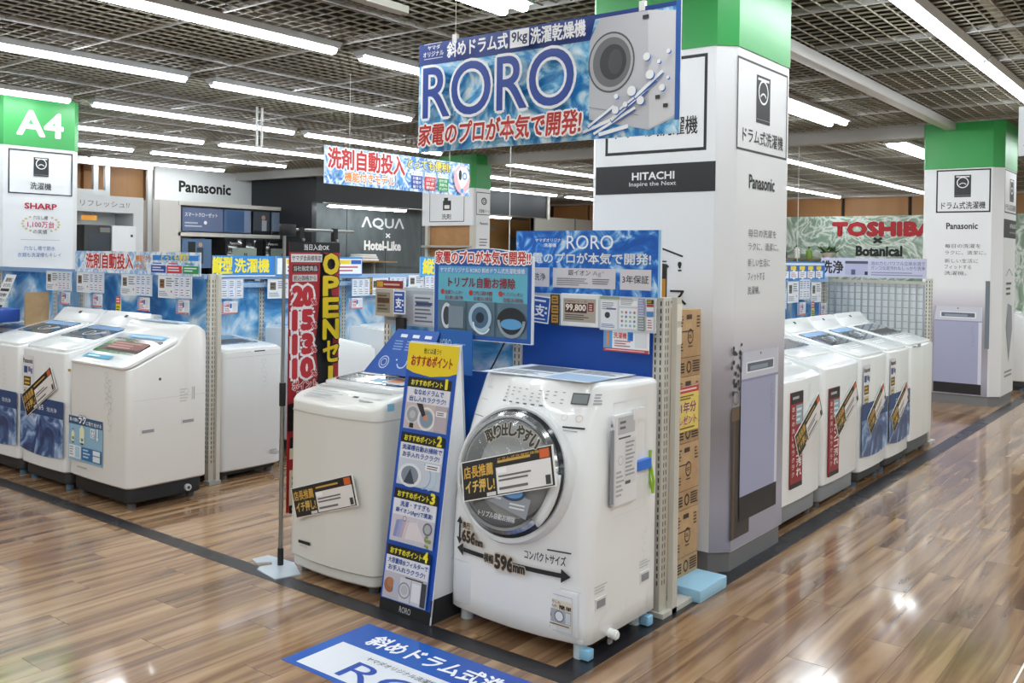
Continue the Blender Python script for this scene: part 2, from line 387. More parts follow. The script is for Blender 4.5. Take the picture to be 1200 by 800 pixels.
# solid cross beams / channels hung below the lattice
tr = struct(MB().box(-2, 2.215, 2.66, 9.88, 2.31, CZ-0.004, M('#b9b9b7', 0.4)), 'trim_1', bevel=0.012)
struct(MB().box(9.93, 2.52, 2.62, 10.05, 14.1, CZ-0.004, M('#a9a9a6', 0.5)), 'trim_2')
struct(MB().box(-2, 1.08, 2.77, 18, 1.14, 2.83, M('#8d8778', 0.5)), 'trim_3')
struct(MB().box(-2, 3.63, 2.69, 3.72, 3.70, 2.73, M('#a8a69c', 0.5)), 'trim_4')

# ============================================================ WALLS
WP = M('#cfcfca', 0.6)
struct(MB().box(-6.1, -4.1, 0, -6, 14.3, 3.6, WP), 'wall_behind')
struct(MB().box(-6, -4.1, 0, 20.2, -4, 3.6, WP), 'wall_right')
struct(MB().box(-6, 14.2, 0, 20.2, 14.3, 3.6, M('#a88763', 0.6)), 'wall_left')
wb = struct(MB().box(19.9, -4, 0, 20.0, 14.2, 3.6, M('#3a342e', 0.6)), 'wall_back')
# wood panels above the leaf print boards, dark battens between
ys = [-3.9, -2.2, -0.5, 1.2, 2.9, 4.05, 5.28, 6.62, 7.9, 9.2, 10.5, 11.8, 13.0, 14.1]
for a, b in zip(ys, ys[1:]): MB().box(19.84, a+0.035, 0, 19.9, b-0.035, 2.70, WOOD).build('panel', wb)
struct(MB().box(19.7, -4, 2.70, 19.86, 14.2, CZ, M('#c9c9c4', 0.5)), 'trim_5')
wl = bpy.data.objects['wall_left']
xs = [-6, -3, -0.5, 2, 4, 5.3, 6.1, 6.75, 7.35, 8.4, 10.8, 12.5, 14, 15.4, 16.8, 18.3, 19.8]
for a, b in zip(xs, xs[1:]): MB().box(a+0.03, 14.12, 0, b-0.03, 14.2, 2.70, WOOD).build('panel', wl)
# leaf print display wall with the red and black lettering
t = thing('display_wall', 'green leaf print display wall carrying large red letters above black letters', 'display wall', (19.5, 7.95, 0), RX)
MB().box(0, 0, 0, 12.0, 0.12, 2.31, LEAF).build('leaf_board', t)
p = FRONT(t, 0, 0, 12.0, 2.31, base=0.002)
def ly(y): return (7.95-y)/12
p.text('TOSHIBA', ly(6.70), 1.915/2.31, ly(4.72), 2.165/2.31, '#b3202a', bold=0.07, outline='#7c1a20', ow=0.085)
p.text('×', ly(5.88), 1.76/2.31, ly(5.72), 1.86/2.31, '#1d211f', bold=0.06)
p.text('Botanical', ly(6.22), 1.50/2.31, ly(5.33), 1.69/2.31, '#1d211f', bold=0.05)
p.text('TOSHIBA', ly(2.6), 1.915/2.31, ly(0.62), 2.165/2.31, '#b3202a', bold=0.07)
p.done()
t = thing('bottle_shelf', 'narrow wall shelf in front of the left end of the leaf print display wall', 'shelf', (19.15, 7.8, 1.40), RX)
MB().box(0, 0, 0, 1.5, 0.3, 0.03, '#8a7352').build('board', t)
for q in (0.05, 1.4): MB().box(q, 0.1, -0.15, q+0.03, 0.3, 0.0, '#555555').build('bracket', t)
for i, (yy, hh, cc, nm, lb) in enumerate([(7.66, .2, '#2d2b24', 'bottle', 'dark square bottle at the left end of the wall shelf'), (7.38, .27, '#f1f1ee', 'bottle', 'white dispenser bottle with a black cap on the wall shelf'), (7.12, .24, '#7fa34a', 'bottle', 'green bottle on the wall shelf right of the white dispenser')]):
    b = MB().lathe([(0, 0), (.06, 0), (.065, .02), (.065, hh*.65), (.02, hh*.8), (.02, hh*.88), (0, hh*.88)], (0, 0, 0), (0,0,1), M(cc, 0.3), 16)
    t = thing(nm, lb, 'bottle', (19.27, yy, 1.431)); b.build('body', t); MB().cyl((0,0,hh*.88), (0,0,hh), .024, '#141414').build('cap', t)
t = thing('potted_plant', 'small leafy plant in a white bowl on the wall shelf', 'plant', (19.28, 6.72, 1.431))
MB().lathe([(0, 0), (.06, 0), (.15, .12), (.14, .12), (.05, .02)], (0,0,0), (0,0,1), '#efeeea', 18).build('bowl', t)
mb = MB()
for i in range(50):
    a = random.random()*6.28; l = .08+.12*random.random(); z = .1+random.random()*.12; c = Vector((math.cos(a)*l, math.sin(a)*l, z)); q = Vector((-math.sin(a), math.cos(a), .3))*.03
    mb.add([c*.6+Vector((0,0,.05)), c+q, c*1.25, c-q], [(0,1,2,3)], '#4c6b33')
mb.build('foliage', t)

# far centre: dark fascia, door, exit sign, partition
struct(MB().box(10.27, 12.1, 2.23, 16.85, 12.2, CZ, M('#23272b', 0.5)).box(10.27, 12.2, 1.0, 10.37, 14.1, CZ, M('#23272b', 0.5)), 'wall_fascia')
t = thing('fascia_frame', 'pale metal edge strip around the dark hanging fascia', 'frame', (10.3, 12.08, 0))
MB().box(0.1, 0, 2.215, 6.55, 0.02, 2.235, STEEL).build('rail', t); MB().box(6.5, -0.02, 2.2, 6.56, 0.02, CZ, '#d0cfc8').build('post', t)
aw = struct(MB().box(10.4, 12.6, 0, 14.3, 12.7, 2.30, M('#545c5e', .5)), 'wall_stone')
for i in range(4):
    MB().box(10.42+i*.96, 12.56, 1.15, 10.42+i*.96+.945, 12.6, 2.29, STONE).build('panel', aw)
    MB().box(10.42+i*.96, 12.56, 0.0, 10.42+i*.96+.945, 12.6, 1.14, STONE).build('panel', aw)
def az(px, py): pass
p = Print(aw, (10.4, 12.56, 0), (1,0,0), (0,0,1), 3.9, 2.3, base=0.004)
kx = 12.56/12.2
p.text('ΛQUΛ', (11.393*kx-10.4)/3.9, .80, (12.44*kx-10.4)/3.9, .893, '#dfe2e2', bold=0.03)
p.text('×', (11.98*kx-10.4)/3.9, .735, (12.09*kx-10.4)/3.9, .77, '#eeeeee', bold=0.03)
p.text('Hotel-Like', (11.463*kx-10.4)/3.9, .635, (12.358*kx-10.4)/3.9, .705, '#f2f2f0', bold=0.045)
p.done()
t = thing('display_shelf', 'wooden shelf fixed to the dark stone display wall', 'shelf', (11.3, 12.16, 1.235))
MB().box(0, 0, 0, 0.95, 0.4, 0.02, '#b08d60').build('board', t); MB().box(0.5, .15, -.35, 0.54, .2, 0, '#8d9090').build('bracket', t)
for i, (h, lb) in enumerate([(0.045, 'bottom white folded towel on the wooden shelf'), (0.04, 'middle white folded towel of the pile on the wooden shelf'), (0.035, 'top white folded towel of the pile on the wooden shelf')]):
    o = MB().box(0.05+.02*i, .03, 0, 0.52-.03*i, .33, h, M('#f1f0ee', .9, bump=.5)).build('towel', bevel=0.015); o.location = (11.3, 12.16, 1.256+[0, .046, .087][i]); tag(o, lb, 'towel', 'folded towels on the wooden shelf')

# door and exit sign
d = struct(MB().box(16.9, 14.02, 0, 18.6, 14.11, 2.30, M('#a98150', .5)), 'door_1')
MB().box(16.8, 14.0, 2.28, 18.7, 14.04, 2.33, '#4a4038').build('door_frame', d); MB().box(17.05, 13.99, 2.0, 17.35, 14.02, 2.06, '#8c8c8c').build('door_closer', d)
MB().box(17.9, 13.99, 1.45, 18.3, 14.02, 1.85, '#6a6f72').build('window_pane', d)
t = thing('exit_sign', 'small green lit exit sign above the wooden door', 'sign', (15.55, 13.1, 2.22)); MB().box(0, 0, 0, .28, .04, .2, '#e4e8e4').build('housing', t)
MB().box(.01, -.004, .01, .27, 0, .19, M('#5fd24a', .4, emit=1.2)).build('face', t)
p = FRONT(t, .05, .04, .18, .12, y=-.006); p.rect(.2, .1, .45, .6, '#f4fff2'); p.disc(.33, .8, .018, '#f4fff2'); p.rect(.65, .1, .9, .9, '#f4fff2'); p.done()
MB().cyl((.14, .02, .2), (.14, .02, CZ-2.22), .008, STEEL, 8).build('hanger', t)
t = thing('partition_panel', 'low greyish white partition panel in front of the far wooden wall', 'partition', (17.4, 12.9, 0)); MB().box(0, 0, 0, 3.4, .08, 2.32, '#bdbdb6').build('panel', t)
for q in (0.0, 1.68, 3.36): MB().box(q, -.02, 0, q+.04, .1, 2.34, '#8f908c').build('post', t)

# Panasonic wall and the built-in appliance display in front of it
t = thing('brand_wall', 'plain white display wall with black letters high up in the back left corner', 'display wall', (8.40, 13.82, 0))
MB().box(0, 0, 0, 1.87, .1, CZ-.004, '#e6e8e8').build('board', t)
p = FRONT(t, 0, 0, 1.87, CZ, base=.002); p.text('Panasonic', .235, .862, .765, .925, '#121212', bold=.035); p.done()
t = thing('appliance_alcove', 'white built-in alcove with framed blue pictures in the back left corner', 'display', (8.0, 13.0, 0))
FR = '#dedcd6'
MB().box(.0, .02, 0, .36, .8, 2.16, FR).build('side_wall', t)
MB().box(.32, 0, 2.10, 3.0, .75, 2.16, FR).build('top_board', t); MB().box(.32, .02, 1.62, 3.0, .75, 1.68, FR).build('shelf_board', t); MB().box(2.95, 0, 0, 3.0, .75, 2.12, FR).build('side_wall', t)
for i, (x0, x1, z0, z1, c) in enumerate([(.40, 1.14, 1.70, 2.07, '#6b7ba0'), (1.16, 1.68, 1.70, 2.07, '#4d6f9c'), (1.74, 2.07, 1.70, 2.07, '#4a545f'), (2.12, 2.46, 1.70, 2.07, '#8295ad'), (2.50, 2.84, 1.70, 2.07, '#39424c'), (.40, .93, 1.12, 1.58, '#5f7fa6')]):
    o = MB().box(x0, .04, z0, x1, .07, z1, c).build('picture', t)
    p = Print(o, (x0, .04, z0), (1,0,0), (0,0,1), x1-x0, z1-z0)
    if i == 0: p.text('スマートクローゼット', .06, .62, .86, .8, '#f4f4f4', bold=.03); p.bars(.06, .15, .5, .42, 2, '#c8d0e0'); p.disc(.56, .38, .03, '#ffffff')
    elif i == 5: p.rect(.2, .15, .45, .9, '#22262b'); p.rect(.5, .15, .72, .7, '#3a4550'); p.disc(.62, .8, .035, '#c9a68c')
    elif i == 1: p.rect(.1, .05, .75, .95, '#3d6291'); p.rect(.75, .0, 1, 1, '#8799bb')
    else: p.rect(.5, .1, .8, .6, '#bfc9d4'); p.disc(.6, .72, .04, '#c9a68c'); p.rect(.0, .0, 1, .12, '#1d2126')
    p.done()
MB().box(1.0, .66, 0, 2.9, .7, 1.60, '#2a2b2e').build('niche_back', t)
def fridge(x, y, w_, h, c, label, name='refrigerator', rz=0, glass=None):
    t = thing(name, label, 'refrigerator', (x, y, 0), rz); MB().box(0, 0.03, .03, w_, .6, h, M(c, .25)).build('body', t, bevel=.006)
    MB().box(.02, .05, 0, w_-.02, .55, .03, '#111111').build('base', t)
    for i, (a, b) in enumerate([(.01, .49), (.51, .99)]): o = MB().box(w_*a, 0, h*.36, w_*b, .03, h-.01, M(c, .12, coat=.6)).build('door', t, bevel=.004); MB().box(w_*(.46 if i == 0 else .51), -.006, h*.5, w_*(.49 if i == 0 else .54), 0, h*.85, '#3a3a3c').build('handle', o)
    MB().box(w_*.01, 0, h*.04, w_*.99, .03, h*.34, M(c, .12, coat=.6)).build('drawer', t, bevel=.004)
    if glass: MB().box(w_*.15, -.003, h*.62, w_*.8, 0, h*.9, M(glass, .15)).build('window', t)
    return t
t = fridge(9.12, 12.9, .72, 1.61, '#232427', 'glossy black refrigerator in the left half of the appliance alcove', glass='#9fb0a6')
p = FRONT(t, 0, 0, .72, 1.61, y=-.004); p.text('Panasonic', .08, .935, .35, .96, '#e0e0e0', bold=.01); p.done()
t = fridge(9.88, 12.9, .72, 1.61, '#1f2023', 'glossy black refrigerator in the right half of the appliance alcove', glass='#93a39a')
p = FRONT(t, 0, 0, .72, 1.61, y=-.004); p.text('Panasonic', .08, .935, .35, .96, '#e0e0e0', bold=.01); p.done()
# open metal frame and "refresh" display box
t = thing('metal_frame', 'pale metal stud frame in front of the wooden wall, far left', 'frame', (6.1, 13.2, 0))
for q in (0.95, 1.13, 1.81): MB().box(q, 0, 0, q+.07, .06, 2.72, '#b9bcbd').build('stud', t)
MB().box(0, -.01, 2.18, 1.16, .05, 2.26, '#b9bcbd').build('crossbar', t); MB().box(0, -.02, 2.62, 1.88, .08, 2.73, '#d6d8d6').build('top_rail', t)
t = thing('display_box', 'light grey appliance display box with letters across its top, left of centre', 'display', (5.3, 11.4, 0))
g = MB(); g.box(0, 0, 1.86, 1.47, .5, 2.07, '#cfd2d3').box(1.33, 0, 0, 1.47, .5, 1.86, '#cfd2d3').box(0, .45, 0, 1.33, .5, 1.86, '#e6e8e6').box(0, 0, 0, .1, .5, 1.86, '#cfd2d3').build('surround', t)
p = FRONT(t, 0, 0, 1.47, 2.07); p.text('リフレッシュ!/', .42, .93, .87, .965, '#6a6d70', bold=.01); p.rect(.43, .845, .57, .875, '#f0a63a') ; p.bars(.44, .88, .56, .895, 2, '#555555'); p.done()
t = thing('vending_cabinet', 'black glass-fronted appliance standing in the grey display box', 'appliance', (5.92, 11.3, 0)); MB().box(0, 0, 0, .35, .44, 1.69, '#25262a').build('body', t, bevel=.008); MB().box(.05, -.004, .9, .31, 0, 1.58, M('#3c444c', .1)).build('window', t); MB().box(.2, -.01, 1.6, .33, 0, 1.66, '#777777').build('badge', t)
t = thing('white_refrigerator', 'white appliance beside the black one in the grey display box', 'appliance', (6.285, 11.3, 0)); MB().box(0, 0, 0, .33, .44, 1.69, '#dfe2e4').build('body', t, bevel=.008); MB().box(.25, -.004, 1.55, .28, 0, 1.58, '#2a2a2a').build('button', t); MB().box(.18, -.004, 1.30, .22, 0, 1.32, '#888888').build('logo_plate', t)

# ============================================================ PILLARS
GREEN = M('#319a4c', 0.38, coat=0.0)
PILW = M('#e4e7ea', 0.35)
SKIRT = M('#77787a', 0.5)
def washer_icon(p, x0, y0, x1, y1, dark='#2b2d30'):
    p.rect(x0, y0, x1, y1, dark); w_ = (x1-x0); h = (y1-y0)
    p.rect(x0+w_*.1, y1-h*.1, x1-w_*.1, y1-h*.05, '#e8eaec'); cx, cy = (x0+x1)/2, y1-h*.34; r = w_*p.W*.36
    p.ring(cx, cy, r, r*.16, '#eceeef'); p.ring(cx, cy-r*.75/p.H, r*.72, r*.14, '#eceeef', a0=35, a1=145, n=10); p.rect(x0, y0+h*.07, x1, y0+h*.085, '#8a8c90')
def pillar(label, x0, x1, y0, y1, c=0.07, cl=0.02):
    t = thing('pillar', label, 'pillar', (x0, y0, 0))
    W_, D_ = x1-x0, y1-y0
    poly = [(c, 0), (W_-c, 0), (W_, c), (W_, D_-c), (W_-c, D_), (cl, D_), (0, D_-cl), (0, c)]
    MB().prism(poly, (0,0,.09), (1,0,0), (0,1,0), (0,0,2.29-.09), PILW).build('cladding', t)
    e = .004
    MB().prism([(a+(e if a > W_/2 else -e), b+(e if b > D_/2 else -e)) for a, b in poly], (0,0,2.29), (1,0,0), (0,1,0), (0,0,CZ-2.29), GREEN).build('green_band', t)
    MB().prism([(a*(1-.03)+.015*W_, b*.97+.015*D_) for a, b in poly], (0,0,0), (1,0,0), (0,1,0), (0,0,.09), SKIRT).build('skirting', t)
    return t, W_, D_
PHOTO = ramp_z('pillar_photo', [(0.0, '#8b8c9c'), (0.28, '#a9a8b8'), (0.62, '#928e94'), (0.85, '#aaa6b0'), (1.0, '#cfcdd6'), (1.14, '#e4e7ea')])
def printed_washer(p, x0, y0, x1, y1, base, lid=.16):
    """the washer photograph printed on the pillars"""
    W_, H_ = x1-x0, y1-y0
    p.rect(x0, y0, x1, y0+base, '#1f1d1f')
    p.rect(x0, y0+base, x1, y1, '#a3a7c4'); p.rect(x0+W_*.93, y0+base, x1, y1, '#d6d8e6')
    p.poly([(x0, y1-H_*lid), (x1, y1-H_*lid), (x1-W_*.03, y1), (x0+W_*.04, y1)], '#c9ccd9')
    p.rect(x0, y1-H_*lid-.004, x1, y1-H_*lid, '#8f93ad')
    p.rect(x0+W_*.12, y1-H_*lid*.80, x1-W_*.12, y1-H_*lid*.38, '#e7e9f1'); p.rect(x0+W_*.15, y1-H_*lid*.74, x1-W_*.15, y1-H_*lid*.44, '#5d6674'); p.rect(x0+W_*.22, y1-H_*lid*.70, x1-W_*.3, y1-H_*lid*.55, '#8e99a8')
    p.disc((x0+x1)/2, y1-H_*lid*.12, .006, '#222222')
    for i in range(7): p.ring(x0+W_*.82, y1-H_*(.24+.035*i), .013, .002, '#7c80a0', n=8, a0=60*i, a1=60*i+250)
SLOG = ['毎日の洗濯を', 'ラクに、清潔に。', '新しい生活に', 'フィットする', '洗濯機。']
# main pillar
t, W_, D_ = pillar('largest white pillar with green top, right of the drum washer', 3.745, 4.46, 1.735, 2.44)
q = Print(t, (0, D_, 0), (0,-1,0), (0,0,1), D_, CZ)       # left face (towards -X)
def U(y): return (2.44-y)/D_
q.frame(U(2.363), 1.84/CZ, U(1.846), 2.262/CZ, .014, '#1b1c1e'); q.text('ドラム式洗濯機', U(2.31), 1.915/CZ, U(1.89), 1.995/CZ, '#1b1c1e', bold=.02)
washer_icon(q, U(2.16), 2.02/CZ, U(2.04), 2.2/CZ)
q.rect(U(2.413), 1.66/CZ, U(1.80), 1.79/CZ, '#26262a'); q.text('HITACHI', U(2.215), 1.722/CZ, U(2.0), 1.755/CZ, '#e6e7e8', bold=.03); q.text('Inspire the Next', U(2.23), 1.688/CZ, U(1.99), 1.712/CZ, '#d9dadb', bold=.012)
q.line(U(2.20), 1.385/CZ, U(2.10), 1.425/CZ, .008, '#1b1c1e'); q.line(U(2.10), 1.425/CZ, U(1.95), 1.375/CZ, .008, '#1b1c1e')
q.text('洗う!', U(2.30), 1.305/CZ, U(1.955), 1.36/CZ, '#1b1c1e', bold=.02); q.text('サービス', U(2.36), 1.16/CZ, U(1.93), 1.235/CZ, '#1b1c1e', bold=.02)
q.done()
q = Print(t, (0, 0, 0), (1,0,0), (0,0,1), W_, CZ)          # right face (towards -Y)
def V(x): return (x-3.745)/W_
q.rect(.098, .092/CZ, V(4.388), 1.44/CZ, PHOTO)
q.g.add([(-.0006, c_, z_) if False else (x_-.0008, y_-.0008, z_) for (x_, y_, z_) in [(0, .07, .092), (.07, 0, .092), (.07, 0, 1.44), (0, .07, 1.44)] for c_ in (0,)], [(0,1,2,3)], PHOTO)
q.frame(V(3.80)+.01, 1.845/CZ, V(4.372), 2.25/CZ, .010, '#3a3c3f'); washer_icon(q, V(4.01), 1.985/CZ, V(4.165), 2.2/CZ); q.text('ドラム式洗濯機', V(3.868), 1.885/CZ, V(4.325), 1.95/CZ, '#2a2b2e', bold=.012)
q.text('Panasonic', V(3.945), 1.685/CZ, V(4.23), 1.745/CZ, '#1b1c1e', bold=.02)
for i, (s_, x1_, z_) in enumerate(zip(SLOG, (4.262, 4.29, 4.19, 4.13, 4.08), (1.485, 1.425, 1.352, 1.29, 1.228))): q.text(s_, V(3.945), (z_-.018)/CZ, V(x1_), (z_+.018)/CZ, '#6b6c70')
q.rect(V(3.80), .14/CZ, V(4.0), .72/CZ, '#3a3330'); q.rect(V(3.80), .66/CZ, V(3.905), .72/CZ, '#6a5646'); q.rect(V(3.82), .14/CZ, V(3.84), .66/CZ, '#5c4a3c')
for i in range(26): q.disc(V(3.79+.10*random.random()), (.78+.22*random.random())/CZ, .006+.006*random.random(), '#2f3230', n=6)
q.ring(V(3.835), .76/CZ, .03, .005, '#565a5a')
printed_washer(q, V(3.885), .205/CZ, V(4.30), .955/CZ, .11/CZ)
q.done()
# right pillar
t, W_, D_ = pillar('white pillar with green top at the far right end of the washer row', 9.90, 10.69, 1.80, 2.51, .09)
q = Print(t, (0, D_, 0), (0,-1,0), (0,0,1), D_, CZ)
def U(y): return (2.51-y)/D_
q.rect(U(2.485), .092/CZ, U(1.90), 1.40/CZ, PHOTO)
q.frame(U(2.39), 1.86/CZ, U(1.90), 2.28/CZ, .014, '#1b1c1e'); washer_icon(q, U(2.225), 2.01/CZ, U(2.075), 2.225/CZ); q.text('ドラム式洗濯機', U(2.34), 1.895/CZ, U(1.945), 1.965/CZ, '#1b1c1e', bold=.02)
q.text('Panasonic', U(2.29), 1.70/CZ, U(2.01), 1.76/CZ, '#1b1c1e', bold=.02)
for i, (s_, x1_, z_) in enumerate(zip(SLOG, (1.98, 1.93, 2.0, 2.06, 2.1), (1.535, 1.47, 1.39, 1.33, 1.27))): q.text(s_, U(2.30), (z_-.02)/CZ, U(x1_), (z_+.02)/CZ, '#6b6c70')
printed_washer(q, U(2.385), .10/CZ, U(1.955), .945/CZ, .10/CZ); q.rect(U(1.93), .55/CZ, U(1.89), 1.2/CZ, '#6d7780')
q.done()
q = Print(t, (0, 0, 0), (1,0,0), (0,0,1), W_, CZ)
q.rect(.115, 1.62/CZ, .885, 1.80/CZ, '#26262a'); q.text('HITACHI', .5, 1.72/CZ, .85, 1.76/CZ, '#dddddd', bold=.02); q.text('Inspire the Next', .48, 1.66/CZ, .87, 1.69/CZ, '#cccccc')
q.frame(.14, 1.86/CZ, .88, 2.28/CZ, .012, '#3a3c3f'); washer_icon(q, .45, 1.98/CZ, .7, 2.2/CZ); q.text('ドラム式洗濯機', .20, 1.89/CZ, .82, 1.95/CZ, '#2a2b2e', bold=.01)
q.line(.3, 1.25/CZ, .5, 1.32/CZ, .008, '#333333'); q.line(.5, 1.32/CZ, .72, 1.25/CZ, .008, '#333333'); q.bars(.32, 1.05/CZ, .7, 1.2/CZ, 3, '#555555')
q.poly([(.35, .75/CZ), (.55, .40/CZ), (.75, .72/CZ), (.7, .95/CZ), (.45, .98/CZ)], '#8f949f'); q.bars(.3, .25/CZ, .8, .33/CZ, 2, '#888888')
q.done()
# left pillar
t, W_, D_ = pillar('white pillar with green top and white letters A4 at the left edge', 3.70, 4.47, 8.60, 9.30, .07)
q = Print(t, (0, 0, 0), (1,0,0), (0,0,1), W_, CZ)
def V(x): return (x-3.70)/W_
q.d += .0045
q.text('A4', V(3.885), 2.395/CZ, V(4.29), 2.61/CZ, '#f4f6f4', bold=.03)
q.frame(V(3.81), 1.865/CZ, V(4.385), 2.26/CZ, .011, '#2a2b2e'); washer_icon(q, V(4.03), 2.03/CZ, V(4.165), 2.20/CZ); q.text('洗濯機', V(4.0), 1.91/CZ, V(4.19), 1.975/CZ, '#2a2b2e', bold=.015)
q.text('SHARP', V(3.955), 1.735/CZ, V(4.24), 1.785/CZ, '#b51f3a', bold=.04)
q.text('穴なし槽', V(4.03), 1.64/CZ, V(4.16), 1.675/CZ, '#555555', bold=.01); q.text('1,100万台', V(3.98), 1.565/CZ, V(4.22), 1.625/CZ, '#b5354f', bold=.02); q.text('の実績', V(4.03), 1.51/CZ, V(4.155), 1.55/CZ, '#555555', bold=.01)
for sgn in (-1, 1):
    for i in range(7):
        a = math.radians(-55+18*i); q.disc(V(4.10+sgn*.165*math.cos(a)), (1.60+.075*math.sin(a))/CZ, .012, '#cdbb8a', ry=.009, n=8)
q.rect(V(3.92), 1.455/CZ, V(4.27), 1.458/CZ, '#999999')
q.text('穴なし槽で節水', V(3.95), 1.36/CZ, V(4.23), 1.40/CZ, '#5a6fae'); q.text('衣類も洗濯槽もキレイ', V(3.895), 1.30/CZ, V(4.285), 1.34/CZ, '#5a6fae')
q.done()
# far middle pillar
t, W_, D_ = pillar('white pillar with green top behind the small hanging banner', 9.66, 10.06, 8.17, 8.80, .05)
q = Print(t, (0, 0, 0), (1,0,0), (0,0,1), W_, CZ)
q.frame(.14, 1.93/CZ, .98, 2.24/CZ, .010, '#2a2b2e'); q.ring(.55, 2.12/CZ, .05, .016, '#222222', k=1.2); q.ring(.55, 2.12/CZ, .025, .010, '#222222', k=1.2); q.text('洗濯機パーツ', .28, 1.96/CZ, .84, 2.01/CZ, '#2a2b2e', bold=.01)
q.text('Panasonic', .35, 1.80/CZ, .78, 1.835/CZ, '#1b1c1e', bold=.02); q.bars(.32, 1.50/CZ, .78, 1.62/CZ, 3, '#8a8b8f')
q.done()
t = thing('category_sign', 'white hanging sign with a bottle symbol before the far middle pillar', 'sign', (9.56, 9.02, 1.78), RX)
MB().box(0, 0, 0, .92, .03, .50, PILW).build('board', t); MB().cyl((.2, .015, .5), (.2, .015, CZ-1.78), .005, STEEL, 6).build('hanger', t); MB().cyl((.7, .015, .5), (.7, .015, CZ-1.78), .005, STEEL, 6).build('hanger', t)
p = FRONT(t, 0, 0, .92, .5); p.frame(.15, .1, .84, .98, .010, '#2a2b2e'); p.rect(.42, .42, .58, .68, '#222222'); p.rect(.44, .68, .52, .76, '#222222'); p.rect(.45, .46, .55, .56, '#e8e8e8'); p.text('洗剤', .40, .17, .58, .32, '#2a2b2e', bold=.02); p.done()
# wooden back shelving under that sign
t = thing('peg_shelf', 'shelf unit with a wooden back below the bottle category sign', 'shelf', (9.55, 9.0, 0), RX)
MB().box(.1, .05, 0, .85, .08, 1.78, noise_mat('peg', [(.3, '#a5794c'), (.7, '#b98b5b')], 4)).build('back_panel', t)
for q in (.05, .86): MB().box(q, 0, 0, q+.045, .08, 1.78, CREAM).build('upright', t)
for z_ in (.3, .75, 1.13, 1.48): MB().box(.05, -.08, z_, .9, .05, z_+.03, '#a8a8a2').build('shelf_board', t)
for x_, z_, c_ in ((.15, 1.16, '#9fb2bb'), (.45, 1.16, '#bfc4c4')): tag(MB().box(0, 0, 0, .1, .22, .12, c_).build('storage_box', loc=(9.49, 9.0-x_-.22, z_)), 'small pale box on the shelf with the wooden back, '+('left one' if x_ < .3 else 'right one'), 'box', 'boxes on the wooden-backed shelf')
# ============================================================ CEILING LIGHTS
TUBE = bpy.data.materials.new('lamp_lens'); TUBE.use_nodes = True
_b = TUBE.node_tree.nodes['Principled BSDF']; _b.inputs['Emission Color'].default_value = (*LAMP_COL, 1); _b.inputs['Emission Strength'].default_value = LAMP; _b.inputs['Base Color'].default_value = (.9, .9, .9, 1)
HOUS = M('#b4b8ba', 0.4)
def lamp(x0, x1, y, label, double=False, z=2.71):
    t = thing('ceiling_light', label, 'ceiling light', (x0, y, z), 0, 'linear ceiling lights'); L_ = x1-x0
    hw = .13 if double else .075
    MB().prism([(-hw, .035), (-.05 if not double else -hw, 0), (.05 if not double else hw, 0), (hw, .035)], (0,0,0), (0,1,0), (0,0,1), (L_,0,0), HOUS).build('housing', t)
    for q in ((-.07, .07) if double else (0,)):
        MB().prism([(q-.028, 0), (q-.026, -.022), (q-.014, -.034), (q+.014, -.034), (q+.026, -.022), (q+.028, 0)], (.015, 0, -.0005), (0,1,0), (0,0,1), (L_-.03,0,0), TUBE).build('lens', t)
    if not double: 
        for q in (0, L_-.010): MB().box(q, -.028, -.020, q+.010, .028, 0, '#e6e8ea').build('end_cap', t)
    return t
ORD = ['first', 'second', 'third', 'fourth', 'fifth', 'sixth', 'seventh', 'eighth']
rows = [
 (4.73, [(1.93, 4.16), (4.38, 6.62)], 'in the nearest left row'),
 (6.46, [(1.95, 4.18), (4.40, 6.66)], 'in the second left row'),
 (8.27, [(1.95, 4.19), (4.39, 6.69), (6.85, 9.10)], 'in the row meeting the A4 pillar'),
 (9.95, [(4.42, 6.68), (6.90, 8.6)], 'in the row behind the A4 pillar'),
 (11.55, [(4.43, 6.70), (6.95, 8.47), (8.5, 9.2)], 'two rows behind the A4 pillar'),
 (13.05, [(6.9, 9.15)], 'in the last row before the back left corner'),
 (1.40, [(4.45, 6.84), (6.88, 9.28)], 'in the row over the right aisle'),
 (3.10, [(6.75, 9.10), (11.0, 12.95)], 'in the row behind the nearest pillar'),
 (4.78, [(9.6, 11.95), (11.97, 14.44), (14.47, 16.87), (16.9, 18.95)], 'in the long row right of the nearest pillar'),
 (6.55, [(14.4, 16.85), (16.88, 19.4)], 'in the short row before the leaf wall'),
 (8.35, [(10.6, 11.86), (11.9, 13.1)], 'in the row beside the far middle pillar'),
 (9.9, [(12.0, 14.22), (14.26, 16.4)], 'in the second row past the far middle pillar'),
 (11.6, [(14.2, 14.98), (14.95, 16.45), (16.8, 18.3)], 'in the last row before the dark fascia'),
]
for y, seg, where in rows:
    for i, (a, b) in enumerate(seg):
        nm = ORD[i] if len(seg) > 1 else 'only one'
        lamp(a, b, y, f'white ceiling light, {nm} from left {where}' if len(seg) > 1 else f'white ceiling light {where}', double=(abs(y-3.10) < .01))
lamp(2.0, 4.02, 3.12, 'double tube ceiling light partly hidden above the large hanging banner', True)
t = lamp(10.45, 12.3, 12.02, 'linear light mounted under the dark fascia left of the far middle pillar', z=2.19); 
t = lamp(14.4, 15.4, 12.02, 'linear light mounted under the dark fascia right of the far middle pillar', z=2.19)
# room lamps that the things above hide or that lie outside the view keep lighting the shop
for x, y in ((8.0, 4.75), (8.0, 6.48), (5.5, 3.1), (11.4, 6.48), (11.4, 1.41), (13.9, 1.41), (16.4, 1.41), (14, 3.1), (16.5, 3.1), (11.5, 12.9)): area('area_lamp', x, y, 2.66, 2.2, .07)
